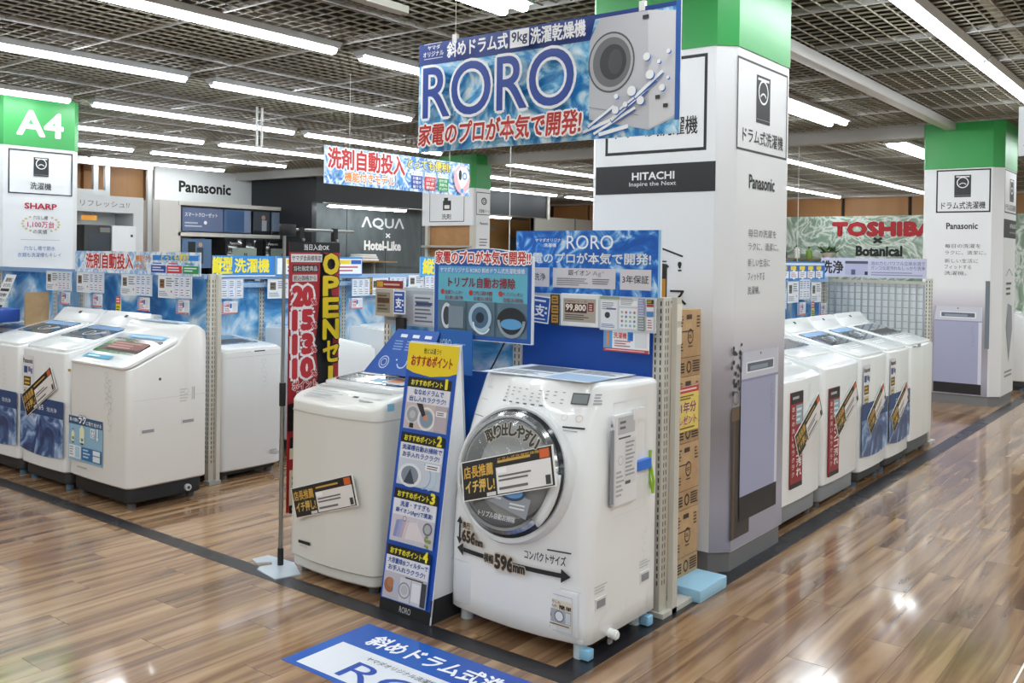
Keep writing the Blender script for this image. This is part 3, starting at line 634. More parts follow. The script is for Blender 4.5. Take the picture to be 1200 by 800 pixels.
# small hanging brackets under the ceiling
for i, (x, y, lb) in enumerate([(5.55, 7.35, 'pale U-shaped hanging bracket below the left ceiling lights'), (15.6, 9.6, 'pale U-shaped hanging bracket in front of the far wooden wall')]):
    t = thing('hanging_bracket', lb, 'bracket', (x, y, 2.38)); MB().box(-.035, 0, 0, -.022, .02, CZ-2.38, '#d8dada').build('strip', t); MB().box(.022, 0, 0, .035, .02, CZ-2.38, '#d8dada').build('strip', t); MB().box(-.035, 0, -.012, .035, .02, 0, '#d8dada').build('strip', t)

# ============================================================ HANGING BANNERS
t = thing('hanging_banner', 'large hanging banner picturing a drum washer beside big blue letters', 'banner', (2.90, 2.765, 1.797), RX)
BW, BH = 1.233, .455
MB().box(0, 0, 0, BW, .006, BH, M('#f3f5f6', .4)).build('board', t)
NAVY = '#223e88'
p = FRONT(t, 0, 0, BW, BH, step=.0004)
p.rect(0, 0, 1, 1, WATER); p.rect(0, .80, .70, 1, NAVY); p.poly([(.70, .80), (.72, 1), (.70, 1)], NAVY); p.rect(.70, .965, 1, 1, NAVY); p.rect(.985, .1, 1, 1, '#2a5fae')
# pictured washer
p.poly([(.70, .80), (.735, .965), (.895, .965), (.985, .93), (.985, .12), (.905, .04), (.87, .06), (.70, .16)], '#c3c6cd')
p.poly([(.895, .965), (.985, .93), (.985, .14), (.905, .05)], '#d5d7dc')
p.disc(.775, .60, .098, '#55585e', ry=.110, n=36); p.disc(.775, .60, .092, '#b3b6ba', ry=.103, n=36); p.disc(.777, .60, .080, '#6e7175', ry=.09, n=36); p.disc(.782, .60, .056, '#3c3e42', ry=.064, n=32); p.disc(.79, .60, .03, '#4b4d51', ry=.045, n=24)
p.line(.70, .26, .87, .16, .003, '#9a9da5'); p.rect(.88, .9, .9, .93, '#333333'); p.rect(.95, .2, .965, .23, '#333333'); p.rect(.925, .27, .94, .3, '#333333')
for a, b, c, d_, w_ in [(.68, .06, .80, .16, .012), (.72, .04, .86, .22, .01), (.70, .10, .79, .25, .009), (.78, .14, .90, .36, .014), (.80, .2, .93, .42, .008), (.86, .3, .95, .48, .012), (.74, .03, .84, .08, .014)]:
    p.line(a, b-.012, c, d_-.012, w_, '#2c6cc0'); p.line(a, b, c, d_, w_, '#f4f8fb')
for x_, y_, r_ in [(.85, .35, .018), (.88, .27, .015), (.83, .25, .010), (.91, .46, .016), (.80, .32, .009), (.95, .35, .012), (.90, .60, .014), (.94, .55, .007), (.97, .62, .008), (.80, .21, .014), (.97, .42, .006)]:
    p.disc(x_+.003, y_-.008, r_, '#2c6cc0'); p.disc(x_, y_, r_, '#f4f8fb')
p.text('ヤマダ', .055, .925, .112, .965, '#f4f6fa', bold=.02); p.text('オリジナル', .035, .865, .128, .91, '#f4f6fa', bold=.02); p.line(.04, .98, .12, .98, .002, '#f4f6fa'); p.line(.04, .845, .125, .845, .002, '#f4f6fa')
p.text('斜めドラム式', .145, .83, .40, .965, '#f4f6fa', bold=.04); p.rect(.41, .825, .485, .975, '#f4f6fa'); p.text('9kg', .417, .845, .478, .955, '#1d2c60', bold=.02); p.text('洗濯乾燥機', .492, .83, .695, .965, '#f4f6fa', bold=.04)
p.text('RORO', .04, .30, .655, .765, '#24459a', res=6, bold=.008, outline='#f2f4f6', ow=.045)
p.text('家電のプロが本気で開発!', .025, .05, .685, .245, '#b8281f', bold=.04, outline='#f6f6f6', ow=.10, slant=.12)
p.done()
for q in (.2, 1.08):
    MB().cyl((q, .003, BH), (q, .003, CZ-1.797), .0015, '#d5d5d0', 6).build('wire', t); MB().box(q-.012, -.004, BH-.015, q+.012, .01, BH+.02, '#e8e8e8').build('clip', t)
t2 = thing('hanging_banner', 'small hanging banner with red letters, left of the large banner', 'banner', (4.66, 5.40, 1.893), 0.0)
MB().box(0, 0, 0, 1.66, .006, .285, M('#f3f5f6', .4)).build('board', t2)
p = FRONT(t2, 0, 0, 1.66, .285, step=.0005)
p.rect(0, 0, 1, 1, noise_mat('banner_swirl', [(.35, '#2f74c8'), (.47, '#8cb8e4'), (.58, '#e3edf7'), (.7, '#f4f8fc')], 9, dist=3.5))
p.text('洗剤自動投入', .02, .42, .51, .96, '#c22a2a', bold=.05, outline='#f8f8f8', ow=.09)
p.text('機能付きモデル', .12, .10, .44, .36, '#e08a2c', bold=.035, outline='#f8f8f8', ow=.10)
p.text('とっても便利!', .53, .66, .84, .94, '#f4e23c', bold=.04, outline='#2a62b8', ow=.10)
for i, c in enumerate(['#2b4fa4', '#cc3a40', '#2f9a52']):
    x_ = .555+.095*i; p.rect(x_, .08, x_+.08, .58, '#f2f4f8'); p.rect(x_, .08, x_+.08, .46, c); p.text(f'ポイント{i+1}', x_+.006, .49, x_+.074, .565, c, bold=.01)
    for j, s_ in enumerate([['計量の', '手間が', '省ける'], ['入れすぎを', '防ぎ', '節約!'], ['自分の服', '洗剤も', 'すっきり!']][i]): p.text(s_, x_+.01, .34-.12*j, x_+.07, .43-.12*j, '#ffffff', bold=.02)
p.disc(.93, .5, .105, '#f0b9c4', ry=.125); p.poly([(.885, .70), (.92, .88), (.965, .85), (.99, .62), (.965, .38), (.94, .25), (.925, .12), (.915, .3), (.90, .42)], '#f5f7fa'); p.disc(.915, .62, .02, '#222222', ry=.045); p.ring(.95, .60, .032, .012, '#3a8ad0'); p.disc(.93, .15, .02, '#4a9bd8')
p.disc(.085, .3, .018, '#4a9bd8', ry=.028); p.disc(.475, .25, .022, '#4a9bd8', ry=.035)
p.done()
for q in (.25, 1.4): MB().cyl((q, .003, .285), (q, .003, CZ-1.893), .002, '#d5d5d0', 6).build('wire', t2)
# thin hanging wires / tag
t = thing('hanging_wire', 'thin pale wire hanging down right of the far middle pillar', 'wire', (4.9, 3.83, 1.3)); MB().cyl((0,0,0), (0,0,CZ-1.3), .0035, '#cfcfca', 6).build('wire', t)
t = thing('hanging_wire', 'thin pale wire hanging in front of the leaf print wall', 'wire', (10.2, 3.9, 1.2)); MB().cyl((0,0,0), (0,0,CZ-1.2), .0045, '#cfcfca', 6).build('wire', t)
t = thing('hanging_tag', 'small white folded tag hanging right of the nearest pillar', 'tag', (9.9, 4.25, 2.07), RX); MB().prism([(0, 0), (.09, 0), (.06, .22), (.02, .22)], (0,0,0), (1,0,0), (0,0,1), (0,.01,0), '#f2f3f3').build('card', t); MB().cyl((.04, .005, .2), (.04, .005, CZ-2.07), .003, '#cfcfca', 6).build('wire', t)
t = thing('hanging_sign', 'white hanging sign over the right aisle before the far right pillar', 'sign', (6.0, 1.015, 1.98), RX); MB().box(0, 0, 0, .9, .02, .28, '#d9dce0').build('board', t)
p = FRONT(t, 0, 0, .9, .28); p.text('洗', .03, .08, .16, .28, '#2a4f9a', bold=.03); p.done(); MB().cyl((.1, .01, .33), (.1, .01, CZ-1.97), .003, STEEL, 6).build('wire', t)

# ============================================================ SHELVING
def slots(mb, x, y, z0, z1, dx=.011, m='#4a4a48'):
    z = z0
    while z < z1:
        for q in (x-dx, x+dx): mb.add([(q-.003, y, z), (q+.003, y, z), (q+.003, y, z+.018), (q-.003, y, z+.018)], [(0,1,2,3)], m)
        z += .028
def upright(t, x, z1, y=0.0, w_=.045, d=.06, right=True, name='upright'):
    o = MB().box(x-w_/2, y, 0, x+w_/2, y+d, z1, CREAM).build(name, t, bevel=.002)
    mb = MB(); slots(mb, x, y-.0008, .12, z1-.03)
    if right:
        z = .12
        while z < z1-.03:
            for q in (y+.014, y+.032): mb.add([(x+w_/2+.0008, q, z), (x+w_/2+.0008, q+.006, z), (x+w_/2+.0008, q+.006, z+.018), (x+w_/2+.0008, q, z+.018)], [(0,1,2,3)], '#4a4a48')
            z += .028
    s_ = mb.build('slot_row', o); s_['kind'] = 'stuff'; return o
RAIL = M('#b9c2c6', .3)
# drum washer bay
t = thing('shelf_unit', 'steel shelf unit with a plain blue back panel behind the drum washer', 'shelf', (3.16, 3.20, 0), RX)
MB().box(.80, .01, .02, 1.44, .03, 1.22, M('#1150b0', .45)).build('blue_panel', t)
o = MB().box(.02, .01, .86, .76, .03, 1.20, SKY).build('sky_panel', t)
MB().box(.05, -.02, .02, .76, .0, .86, M('#1458b8', .45)).build('blue_panel', t)
for x_ in (.0, .78, 1.455): upright(t, x_, 1.215)
MB().box(1.478, .062, 0.0, 1.50, .10, 1.215, CREAM).build('side_post', t); MB().box(1.44, -.01, 0, 1.50, .3, .02, CREAM).build('foot', t)
MB().box(.8, -.035, 1.195, 1.44, -.005, 1.215, RAIL).build('price_rail', t); MB().box(.0, -.035, 1.195, .76, -.005, 1.215, RAIL).build('price_rail', t)
for i, z_ in enumerate((1.125, 1.035)):
    o = MB().box(1.4795, .063, z_, 1.4805+.022, .0995, z_+.065, '#e9e6da').build('white_label', t)
# header board
t = thing('header_board', 'blue header board with white letters above the drum washer', 'sign', (3.125, 2.405, 1.216), RX)
HW, HH = .685, .255
MB().box(0, 0, 0, HW, .012, HH, '#e9edf1').build('board', t)
p = FRONT(t, 0, 0, HW, HH); p.rect(0, 0, 1, 1, WATERBLUE); p.rect(.985, .0, 1, 1, '#8fc4ea')
p.text('ヤマダオリジナル', .145, .82, .36, .88, '#eef3fa', bold=.02); p.text('洗濯機', .21, .74, .30, .80, '#eef3fa', bold=.02); p.text('RORO', .375, .71, .695, .925, '#eef3fa', res=4, bold=.002)
p.text('家電のプロが本気で開発!', .05, .48, .94, .65, '#dfe6ee', bold=.03, outline='#7f97b8', ow=.045)
for a, b in ((.04, .255), (.28, .715), (.745, .945)): p.rect(a, .10, b, .41, '#d3d0d6')
p.text('水洗浄', .10, .20, .225, .32, '#35343a', bold=.012); p.text('銀イオン', .39, .295, .545, .385, '#35343a', bold=.012); p.text('Ag', .56, .28, .62, .37, '#8d8c94'); p.text('+', .625, .34, .64, .37, '#8d8c94'); p.text('3年保証', .76, .20, .93, .32, '#35343a', bold=.014)
p.bars(.31, .13, .54, .26, 4, '#8a8990'); p.bars(.56, .16, .69, .26, 3, '#77767c'); p.done()
# price display parts on the rail
def cardthing(name, label, cat, x, y, z, W_, H_, draw, rz=RX, th=.004, base='#e8eaec', group=None, step=.00012):
    t = thing(name, label, cat, (x, y, z), rz, group); MB().box(0, 0, 0, W_, th, H_, base).build('plate', t)
    p = FRONT(t, 0, 0, W_, H_, step=step); draw(p); p.done(); return t
def lcd(p):
    p.rect(0, 0, 1, 1, '#dcdfdf'); p.rect(.07, .12, .93, .88, '#a9a093'); p.rect(.12, .42, .70, .72, '#4a1d18'); p.text('99,800', .14, .46, .67, .69, '#e9e4da', bold=.03); p.text('YWMシリーズ', .1, .76, .7, .83, '#6a231c', bold=.01)
    p.rect(.73, .48, .88, .76, '#7d2a26'); p.bars(.12, .18, .86, .38, 3, '#4d463e'); p.bars(.76, .5, .86, .72, 3, '#d9c9bd')
t = cardthing('price_display', 'white electronic price display reading 99,800 on the rail above the drum washer', 'price tag', 3.085, 2.145, 1.094, .178, .122, lcd)
MB().box(-.004, .004, -.004, .182, .022, .126, '#d9dcdc').build('case', t, bevel=.003)
def gold(p):
    p.rect(0, 0, 1, 1, '#2a2622')
    for i in range(3): p.rect(.15, .08+.31*i, .85, .34+.31*i, '#b98b3a'); p.bars(.25, .12+.31*i, .8, .30+.31*i, 2, '#4a3210')
cardthing('award_card', 'narrow black and gold card left of the drum washer price display', 'card', 3.09, 2.20, 1.09, .046, .124, gold)
def pay(p):
    p.rect(0, 0, 1, 1, '#f0f2f6'); p.rect(.05, .05, .95, .95, '#2456ae'); p.bars(.12, .74, .88, .9, 1, '#e8eef8'); p.text('支', .2, .26, .72, .68, '#f4f6fa', bold=.05); p.bars(.75, .3, .9, .66, 2, '#e8eef8'); p.bars(.2, .1, .9, .2, 1, '#e8eef8')
t = cardthing('payment_card', 'tilted square blue card left of the drum washer price display', 'card', 3.07, 2.285, 1.10, .078, .11, pay); t.rotation_euler = (0, .10, RX+.25)
def spec(p):
    p.rect(0, 0, 1, 1, '#c9cdd0'); p.rect(0, .92, .36, 1, '#8fa08a'); p.rect(.02, .04, .32, .88, '#dfe2e6'); p.disc(.14, .45, .012, '#3a3c40'); p.bars(.04, .6, .3, .84, 4, '#8c8f98'); p.rect(.12, .62, .3, .66, '#4a4a9a'); p.bars(.03, .07, .3, .2, 3, '#6070b0')
    p.rect(.36, .74, .68, .9, '#e9ebee'); p.bars(.38, .76, .66, .98, 5, '#7c8086'); p.rect(.36, .08, .68, .68, '#e4e7ec')
    for i in range(4):
        for j in range(4): p.disc(.41+.075*i, .17+.13*j, .0055, random.choice(['#6a86c4', '#7f82b0', '#b46a70', '#84b0d0', '#9ab49a']), n=8)
    p.rect(.70, .5, .82, .98, '#8d92b8'); p.rect(.70, .05, .82, .46, '#7f8a84'); p.bars(.71, .07, .81, .96, 12, '#b9bdc8')
    p.rect(.85, .84, .97, .96, '#3a3a1e'); p.bars(.86, .86, .96, .94, 2, '#d9cc3a'); p.rect(.85, .76, .97, .82, '#a8333a'); p.rect(.85, .63, .97, .74, '#e2e4e8'); p.rect(.85, .48, .97, .61, '#4f86c2'); p.rect(.85, .08, .97, .44, '#e2dfe4'); p.bars(.87, .12, .95, .4, 4, '#a05a66')
cardthing('spec_card', 'wide clear holder of specification cards right of the drum washer price display', 'card', 3.085, 1.96, 1.085, .245, .13, spec)
def promo(p, q=True):
    p.rect(0, .12, 1, 1, '#e8eaee'); p.rect(0, 0, 1, .14, '#b9463f'); p.bars(.05, .04, .95, .11, 1, '#e9c9c5', jag=.1); p.rect(0, .14, .2, 1, '#5b9ad0'); p.rect(.07, .2, .13, .9, '#d98a5a'); p.text('洗濯機', .23, .56, .52, .80, '#c43a3a', bold=.03); p.rect(.54, .48, .66, .84, '#2f7fc8'); p.rect(.58, .5, .66, .78, '#1f66b0')
    p.bars(.23, .84, .65, .94, 1, '#c46a5a'); p.bars(.25, .2, .62, .5, 3, '#b06a6a'); p.rect(.70, .22, .96, .85, '#d4d7da')
cardthing('promo_card', 'small white, blue and red card hanging below the wide clear card holder', 'card', 3.09, 1.945, 1.005, .20, .092, promo)
# triple cleaning sign
t = thing('pop_sign', 'blue framed sign with an arched red lettered top, left of the blue header board', 'sign', (3.0, 2.755, 1.012), RX)
PW_, PH_ = .53, .385
def arch(W_, H_, s): return [(0, 0), (W_, 0)]+[(W_*(1-i/12), H_-.035*s*(2*i/12-1)**2) for i in range(13)]
MB().prism(arch(PW_, PH_, 1), (0,0,0), (1,0,0), (0,0,1), (0,.015,0), '#e9edf1').build('board', t)
p = FRONT(t, 0, 0, PW_, PH_)
p.poly([(x_/PW_, z_/PH_) for x_, z_ in [(a*.985+.004, b*.985+.003) for a, b in arch(PW_, PH_, 1)]], '#2257a8')
p.rect(.05, .055, .955, .72, '#5fb2c8'); p.rect(.05, .72, .955, .80, '#5d9fd0'); p.rect(.05, .055, .955, .42, '#5b7686')
p.text('家電のプロが本気で開発!!', .02, .83, .98, .965, '#c22a24', bold=.04, outline='#f7f7f7', ow=.12)
p.text('ヤマダオリジナル RORO 斜めドラム式洗濯乾燥機', .07, .73, .93, .785, '#dfeaf4', bold=.015)
p.text('トリプル自動お掃除', .16, .57, .84, .68, '#8c2a34', bold=.04)
for i, (a, b) in enumerate([('乾燥フィルター', '自動清浄'), ('洗濯槽', '自動お掃除'), ('ドアパッキン', '自動お掃除')]):
    x_ = .08+.30*i; p.disc(x_+.02, .515, .011, '#b8323a', n=14); p.text(a, x_+.05, .49, x_+.24, .535, '#8c3a40', bold=.015); p.text(b, x_+.05, .43, x_+.24, .475, '#8c3a40', bold=.015)
p.disc(.15, .25, .03, '#cfd6dc', ry=.055); p.disc(.15, .25, .02, '#39434c', ry=.04); p.rect(.17, .12, .33, .36, '#7b8c98'); p.rect(.35, .055, .36, .42, '#3c5866')
p.disc(.50, .25, .062, '#a9c4d6', ry=.062); p.disc(.50, .25, .045, '#4a6a86'); p.disc(.50, .25, .022, '#1c2a3a'); p.ring(.52, .2, .05, .008, '#dfeaf2', a0=180, a1=330); p.rect(.645, .055, .655, .42, '#3c5866')
p.disc(.81, .22, .075, '#20262c', ry=.06); p.ring(.81, .24, .072, .014, '#8f9ba4', a0=180, a1=360); p.disc(.81, .20, .055, '#5c9fd0', ry=.022)
p.done()
MB().box(.2, .015, .02, .33, .06, .2, '#333639').build('mounting_arm', t)
mb = MB(); pts = [(.38, .03, .02)]+[(.38-.02*math.sin(i/8*3.14)-.09*(i/8)**2, .03, .02-.15*i/8) for i in range(1, 9)]; mb.tube(pts, .0035, '#15171a'); mb.build('cable', t)
# left bay price tag group
def lcdg(p): p.rect(0, 0, 1, 1, '#b9b4a8'); p.rect(.08, .12, .82, .86, '#8a8676'); p.bars(.12, .2, .78, .8, 5, '#5a4f46'); p.rect(.12, .48, .78, .66, '#5a3a2e')
t = cardthing('price_display', 'grey electronic price display beside the blue square card, left of the arched sign', 'price tag', 3.02, 3.135, 1.085, .115, .125, lcdg); MB().box(0, .004, 0, .13, .03, .125, '#b3aea2').build('case', t, bevel=.003)
cardthing('payment_card', 'square blue card on the grey price display left of the arched sign', 'card', 3.00, 3.00, 1.10, .072, .105, pay)
def redst(p): p.rect(0, 0, 1, 1, '#8c2f2c'); p.rect(.02, .15, .25, .85, '#c9a23a'); p.bars(.28, .25, .95, .75, 1, '#d9b3ac')
cardthing('header_strip', 'red and gold strip above the grey price display left of the arched sign', 'card', 3.02, 3.13, 1.212, .17, .035, redst)
def specg(p): p.rect(0, 0, 1, 1, '#a9b0ba'); p.rect(.55, .05, .95, .9, '#bfc4cc'); p.bars(.58, .1, .92, .85, 7, '#6d7486'); p.bars(.05, .1, .5, .3, 2, '#8d93a0'); p.rect(.6, .6, .9, .68, '#3a4a7a')
cardthing('spec_card', 'greyish specification card below the grey price display left of the arched sign', 'card', 3.06, 3.115, 1.045, .33, .16, specg)

# cardboard boxes, yellow sign, foam slab
tag(MB().box(0, 0, 0, .245, .30, .052, M('#9cc9e2', .6, bump=.4)).build('foam_slab', loc=(3.39, 1.665, 0), bevel=.006), 'light blue foam slab lying on the floor below the cardboard boxes', 'foam slab')
def carton(z, label):
    t = thing('cardboard_box', label, 'box', (3.36, 1.80, z), 0, 'cardboard boxes beside the shelf'); H_ = .2745
    MB().box(0, 0, 0, .27, .34, H_, CARD).build('body', t, bevel=.003)
    p = FRONT(t, 0, 0, .27, H_); K = '#3d2f22'
    p.rect(.25, .285, .99, .292, K)
    p.ring(.64, .60, .032, .007, K, k=.8); p.bars(.58, .57, .70, .63, 2, K); p.bars(.57, .43, .72, .47, 1, K)
    p.rect(.5, .86, .68, .93, K); p.bars(.28, .74, .42, .93, 4, K); p.bars(.28, .38, .40, .52, 3, K, jag=.1); p.bars(.84, .72, .95, .92, 4, K); p.bars(.28, .66, .8, .70, 1, K)
    p.bars(.28, .05, .46, .22, 4, K, jag=.05, fill=.6); p.ring(.60, .14, .025, .008, K, k=.8); p.bars(.72, .05, .95, .24, 5, K, jag=.1, fill=.6)
    for q in (0.002,): MB().box(.11, -.0006, H_-.0005, .16, .34, H_+.0006, '#a88a5e').build('tape', t)
    p.done(); return t
z = .0525
for i, n_ in enumerate(['bottom', 'second from bottom', 'third from bottom', 'top']):
    carton(z, f'brown printed cardboard box beside the steel shelf, {n_} of its stack'); z += .2755
def yel(p):
    p.rect(0, 0, 1, 1, '#e9d36a'); p.rect(0, .86, 1, 1, '#c4404a'); p.bars(.05, .89, .95, .97, 1, '#f2d9cf', jag=.05); p.rect(.0, .4, .12, .66, '#7a4a34'); p.text('1年分', .34, .42, .9, .66, '#8c2a2a', bold=.05, outline='#f6efd0', ow=.08); p.text('最大', .14, .5, .32, .62, '#8c2a2a', bold=.02); p.text('プレゼント', .08, .16, .92, .36, '#b0302a', bold=.04, outline='#f6efd0', ow=.08); p.bars(.2, .7, .85, .82, 2, '#7a5a2a'); p.bars(.15, .05, .85, .12, 1, '#7a5a2a')
cardthing('yellow_sign', 'yellow and pink sign standing against the cardboard boxes', 'sign', 3.36, 1.79, .655, .235, .185, yel, rz=0)
# dark yellow flag behind header
t = thing('support_bar', 'black and orange striped card standing behind the blue header board', 'card', (3.17, 1.752, 1.217), RX); MB().box(0, 0, 0, .032, .006, .125, '#2a2a2c').build('plate', t); MB().box(0, -.002, .0, .03, 0, .07, '#d99a3a').build('stripe', t)

# ---- long gondola behind the left washers (faces -X)
t = thing('shelf_unit', 'long steel shelf unit with sky print panels behind the left washers', 'shelf', (3.27, 8.4, 0), RX)
ysu = [8.36, 7.5, 6.64, 6.27, 4.80]
for y_ in ysu: upright(t, 8.4-y_, 1.235 if y_ > 5 else 1.235, w_=.04)
MB().box(3.615, .035, 0, 3.645, .06, 1.235, CREAM).build('end_post', t); MB().box(3.6, -.02, 0, 3.66, .06, .02, '#9a9a96').build('foot', t)
for a, b in ((8.34, 7.52), (7.48, 6.66), (6.62, 6.29), (6.25, 5.55), (5.54, 4.83)): MB().box(8.4-a, .01, .05, 8.4-b, .03, 1.225, SKY).build('sky_panel', t)
MB().box(0, -.03, 1.205, 3.6, -.005, 1.235, M('#7fa6cf', .3)).build('price_rail', t)

def hdr(p):
    p.rect(0, 0, 1, 1, noise_mat('header_swirl', [(.4, '#8cb8e4'), (.55, '#e3edf7'), (.7, '#f4f8fc')], 12, dist=2)); p.disc(.035, .42, .02, '#4a9bd8', ry=.03); p.text('洗剤自動投入', .10, .2, .50, .9, '#c22a2a', bold=.05, outline='#f8f8f8', ow=.08)
    p.text('機能付き', .52, .55, .64, .85, '#e08a2c', bold=.03); p.text('モデル', .52, .18, .61, .46, '#e08a2c', bold=.03)
    p.rect(.655, .64, .99, .86, '#2a86d8'); p.text('とっても便利!', .72, .6, .92, .92, '#f4e23c', bold=.04)
    for i, c in enumerate(['#2b4fa4', '#cc3a40', '#2f9a52']): p.rect(.645+.118*i, .1, .755+.118*i, .42, c); p.bars(.655+.118*i, .16, .745+.118*i, .38, 2, '#e8ecf4'); p.bars(.66+.118*i, .46, .74+.118*i, .56, 1, c)
t = cardthing('header_banner', 'long white and blue header strip with red letters above the left washers', 'banner', 3.20, 6.22, 1.222, 1.44, .14, hdr, th=.006)
# price cards along it
def small_price(p):
    p.rect(0, 0, 1, 1, '#dfe2e6'); p.rect(.06, .38, .42, .9, '#e9ecec'); p.rect(.1, .44, .38, .84, random.choice(['#7a7266', '#8a5a3a', '#6a6258'])); p.bars(.13, .5, .36, .8, 2, '#3a322a'); p.bars(.48, .5, .95, .92, 4, '#6d7480'); p.bars(.06, .08, .6, .32, 3, '#8d929c'); p.disc(.8, .3, .008, '#c46a74', n=8)
def small_spec(p):
    p.rect(0, 0, 1, 1, '#cfd6e2')
    for i in range(3): p.rect(.05+.32*i, .5, .3+.32*i, .95, '#dfe4ec'); p.bars(.07+.32*i, .52, .28+.32*i, .93, 4, random.choice(['#5f70a8', '#7a86a8', '#5a5f68'])); p.rect(.05+.32*i, .06, .3+.32*i, .45, '#e6e9f0'); p.bars(.07+.32*i, .08, .28+.32*i, .43, 3, random.choice(['#6a86c4', '#8a8f98', '#a88a94']))
kinds = {'p': ('price_card', 'price tag', .18, .135, small_price), 's': ('spec_sheet', 'card', .18, .13, small_spec), 'q': ('promo_card', 'card', .135, .085, promo)}
LW = [(6.60, 'left of the long header strip'), (6.18, 'under the left end of the long header strip'), (5.62, 'under the middle of the long header strip'), (5.20, 'under the right end of the long header strip')]
for y_, where in LW:
    for k_, dy, z_ in (('p', 0, 1.085), ('s', .185, 1.09), ('q', .19, .995)):
        nm, cat, w_, h_, fn = kinds[k_]
        if y_ == 6.60 and k_ == 'q': y2 = y_-.19
        cardthing(nm, {'p': 'white price card with a small display, ', 's': 'pale blue specification sheet, ', 'q': 'small white card with red lower edge, '}[k_]+where, cat, 3.19-.01*(k_ == 's'), y_-dy, z_, w_, h_, fn, group=nm.replace('_', ' ')+'s above the left washers')
def yl(p): p.rect(0, 0, 1, 1, '#d9c93a'); p.rect(0, .6, 1, 1, '#c44a4a'); p.bars(.1, .1, .9, .5, 3, '#3a3412'); p.bars(.1, .66, .9, .94, 2, '#f0d9d9')
cardthing('sale_card', 'small yellow and red card hanging above the washer with the rear raised panel', 'card', 3.19, 5.68, .955, .055, .12, yl)

# ---- gondola across the back (faces -Y) behind the middle washers
t = thing('shelf_unit', 'shelf unit with sky print panels behind the middle washers', 'shelf', (3.62, 5.40, 0), 0)
for x_ in (.06, .49, 1.25, 2.0, 2.4): upright(t, x_, 1.2, w_=.035)
for a, b in ((.08, .47), (.51, 1.23), (1.27, 1.98), (2.02, 2.38)): MB().box(a, .01, .05, b, .03, 1.17, SKY).build('sky_panel', t)
for z_ in (1.13, 1.185): MB().box(.02, -.06, z_, 2.42, -.005, z_+.03, M('#9ab9dc', .3)).build('price_rail', t)
def hdr2(p):
    p.rect(0, 0, 1, 1, '#2f86d4'); p.rect(0, 0, 1, .06, '#dce8f4'); p.text('縦型', .0, .14, .30, .92, '#f2e22e', bold=.06); p.text('洗濯機', .34, .2, .90, .86, '#f2e22e', bold=.05)
def hdr3(p):
    p.rect(0, 0, 1, 1, '#3a8ad6'); p.rect(.02, .1, .13, .9, '#eef2f7'); p.rect(.16, .1, .98, .9, '#eef2f7'); p.rect(.18, .62, .6, .84, '#f0d23a'); p.rect(.62, .62, .96, .84, '#2a5fb4'); p.bars(.2, .18, .9, .55, 2, '#c4606a')
HX = [(3.64, .50, hdr2, 'blue header board with yellow letters right of the long red lettered header strip'), (4.15, .50, hdr3, 'blue and white header board behind the steel banner pole'), (4.66, .30, hdr3, 'blue and white header board right of the red and black banner')]
for x_, w_, fn, lb in HX: cardthing('header_board', lb, 'sign', x_, 5.30, 1.205, w_, .14, fn, rz=0)
def tate(p): p.rect(0, 0, 1, 1, '#2f9ae0'); p.text('縦型', .1, .14, .9, .9, '#f2e22e', bold=.06)
cardthing('header_board', 'square blue board with two yellow characters left of the arched sign', 'sign', 5.60, 5.30, 1.19, .34, .165, tate, rz=0)
MC = [(3.70, 1.06, 's', 'pale blue specification sheet right of the left shelf end post'), (4.09, 1.05, 'p', 'white price card just left of the steel banner pole'), (4.27, 1.06, 's', 'pale blue specification sheet behind the steel banner pole'), (3.70, .955, 'q', 'small white card with red lower edge beside the left shelf end post'), (4.27, .955, 'q', 'small white card with red lower edge behind the steel banner pole'),
      (4.86, 1.05, 's', 'pale blue specification sheet right of the red and black banner'), (4.83, .95, 'q', 'small white card with red lower edge right of the red and black banner'), (5.07, 1.05, 'p', 'white price card with a small display left of the grey price display'), (5.26, 1.06, 's', 'pale blue specification sheet left of the red and gold strip'), (5.22, .94, 'q', 'small white card with red lower edge left of the grey price display'), (5.48, 1.07, 'p', 'white price card behind the red and gold strip'), (5.66, 1.07, 's', 'pale blue specification sheet below the square blue and yellow board')]
for x_, z_, k_, lb in MC:
    nm, cat, w_, h_, fn = kinds[k_]; cardthing(nm, lb, cat, x_, 5.31-.012*(k_ != 'p'), z_, w_, h_, fn, rz=0)
cardthing('award_card', 'narrow black and gold card right of the red and black banner', 'card', 5.02, 5.30, 1.06, .05, .13, gold, rz=0)

# ---- gondola behind the right washers (faces -Y) and wire grid partition
t = thing('shelf_unit', 'steel shelf unit behind the right row of washers', 'shelf', (4.5, 2.66, 0), 0)
for x_ in (.03, 1.0, 2.0, 3.0): upright(t, x_, 1.25, w_=.035)
for a, b in ((.05, .98), (1.02, 1.98), (2.02, 2.98)): MB().box(a, .01, .05, b, .03, 1.22, SKY).build('sky_panel', t)
MB().box(0, -.05, 1.2, 3.0, 0, 1.235, M('#8fb4dc', .3)).build('price_rail', t)
def hdr4(p):
    p.rect(0, 0, 1, 1, '#2f86d4'); p.rect(.01, .8, .99, .92, '#dfe9f4'); p.rect(.01, .5, .99, .78, '#2a5fb4')
    for i in range(6): p.rect(.02+.16*i, .53, .12+.16*i, .75, '#e8d23a'); p.disc(.08+.16*i, .28, .035, '#eef2f7'); p.rect(.01+.16*i, .1, .15+.16*i, .47, '#e8edf4'); p.bars(.03+.16*i, .14, .13+.16*i, .42, 3, '#c4707a')
cardthing('header_board', 'blue and white header board with small yellow boxes right of the nearest pillar', 'sign', 6.25, 2.58, 1.225, 1.08, .135, hdr4, rz=0)
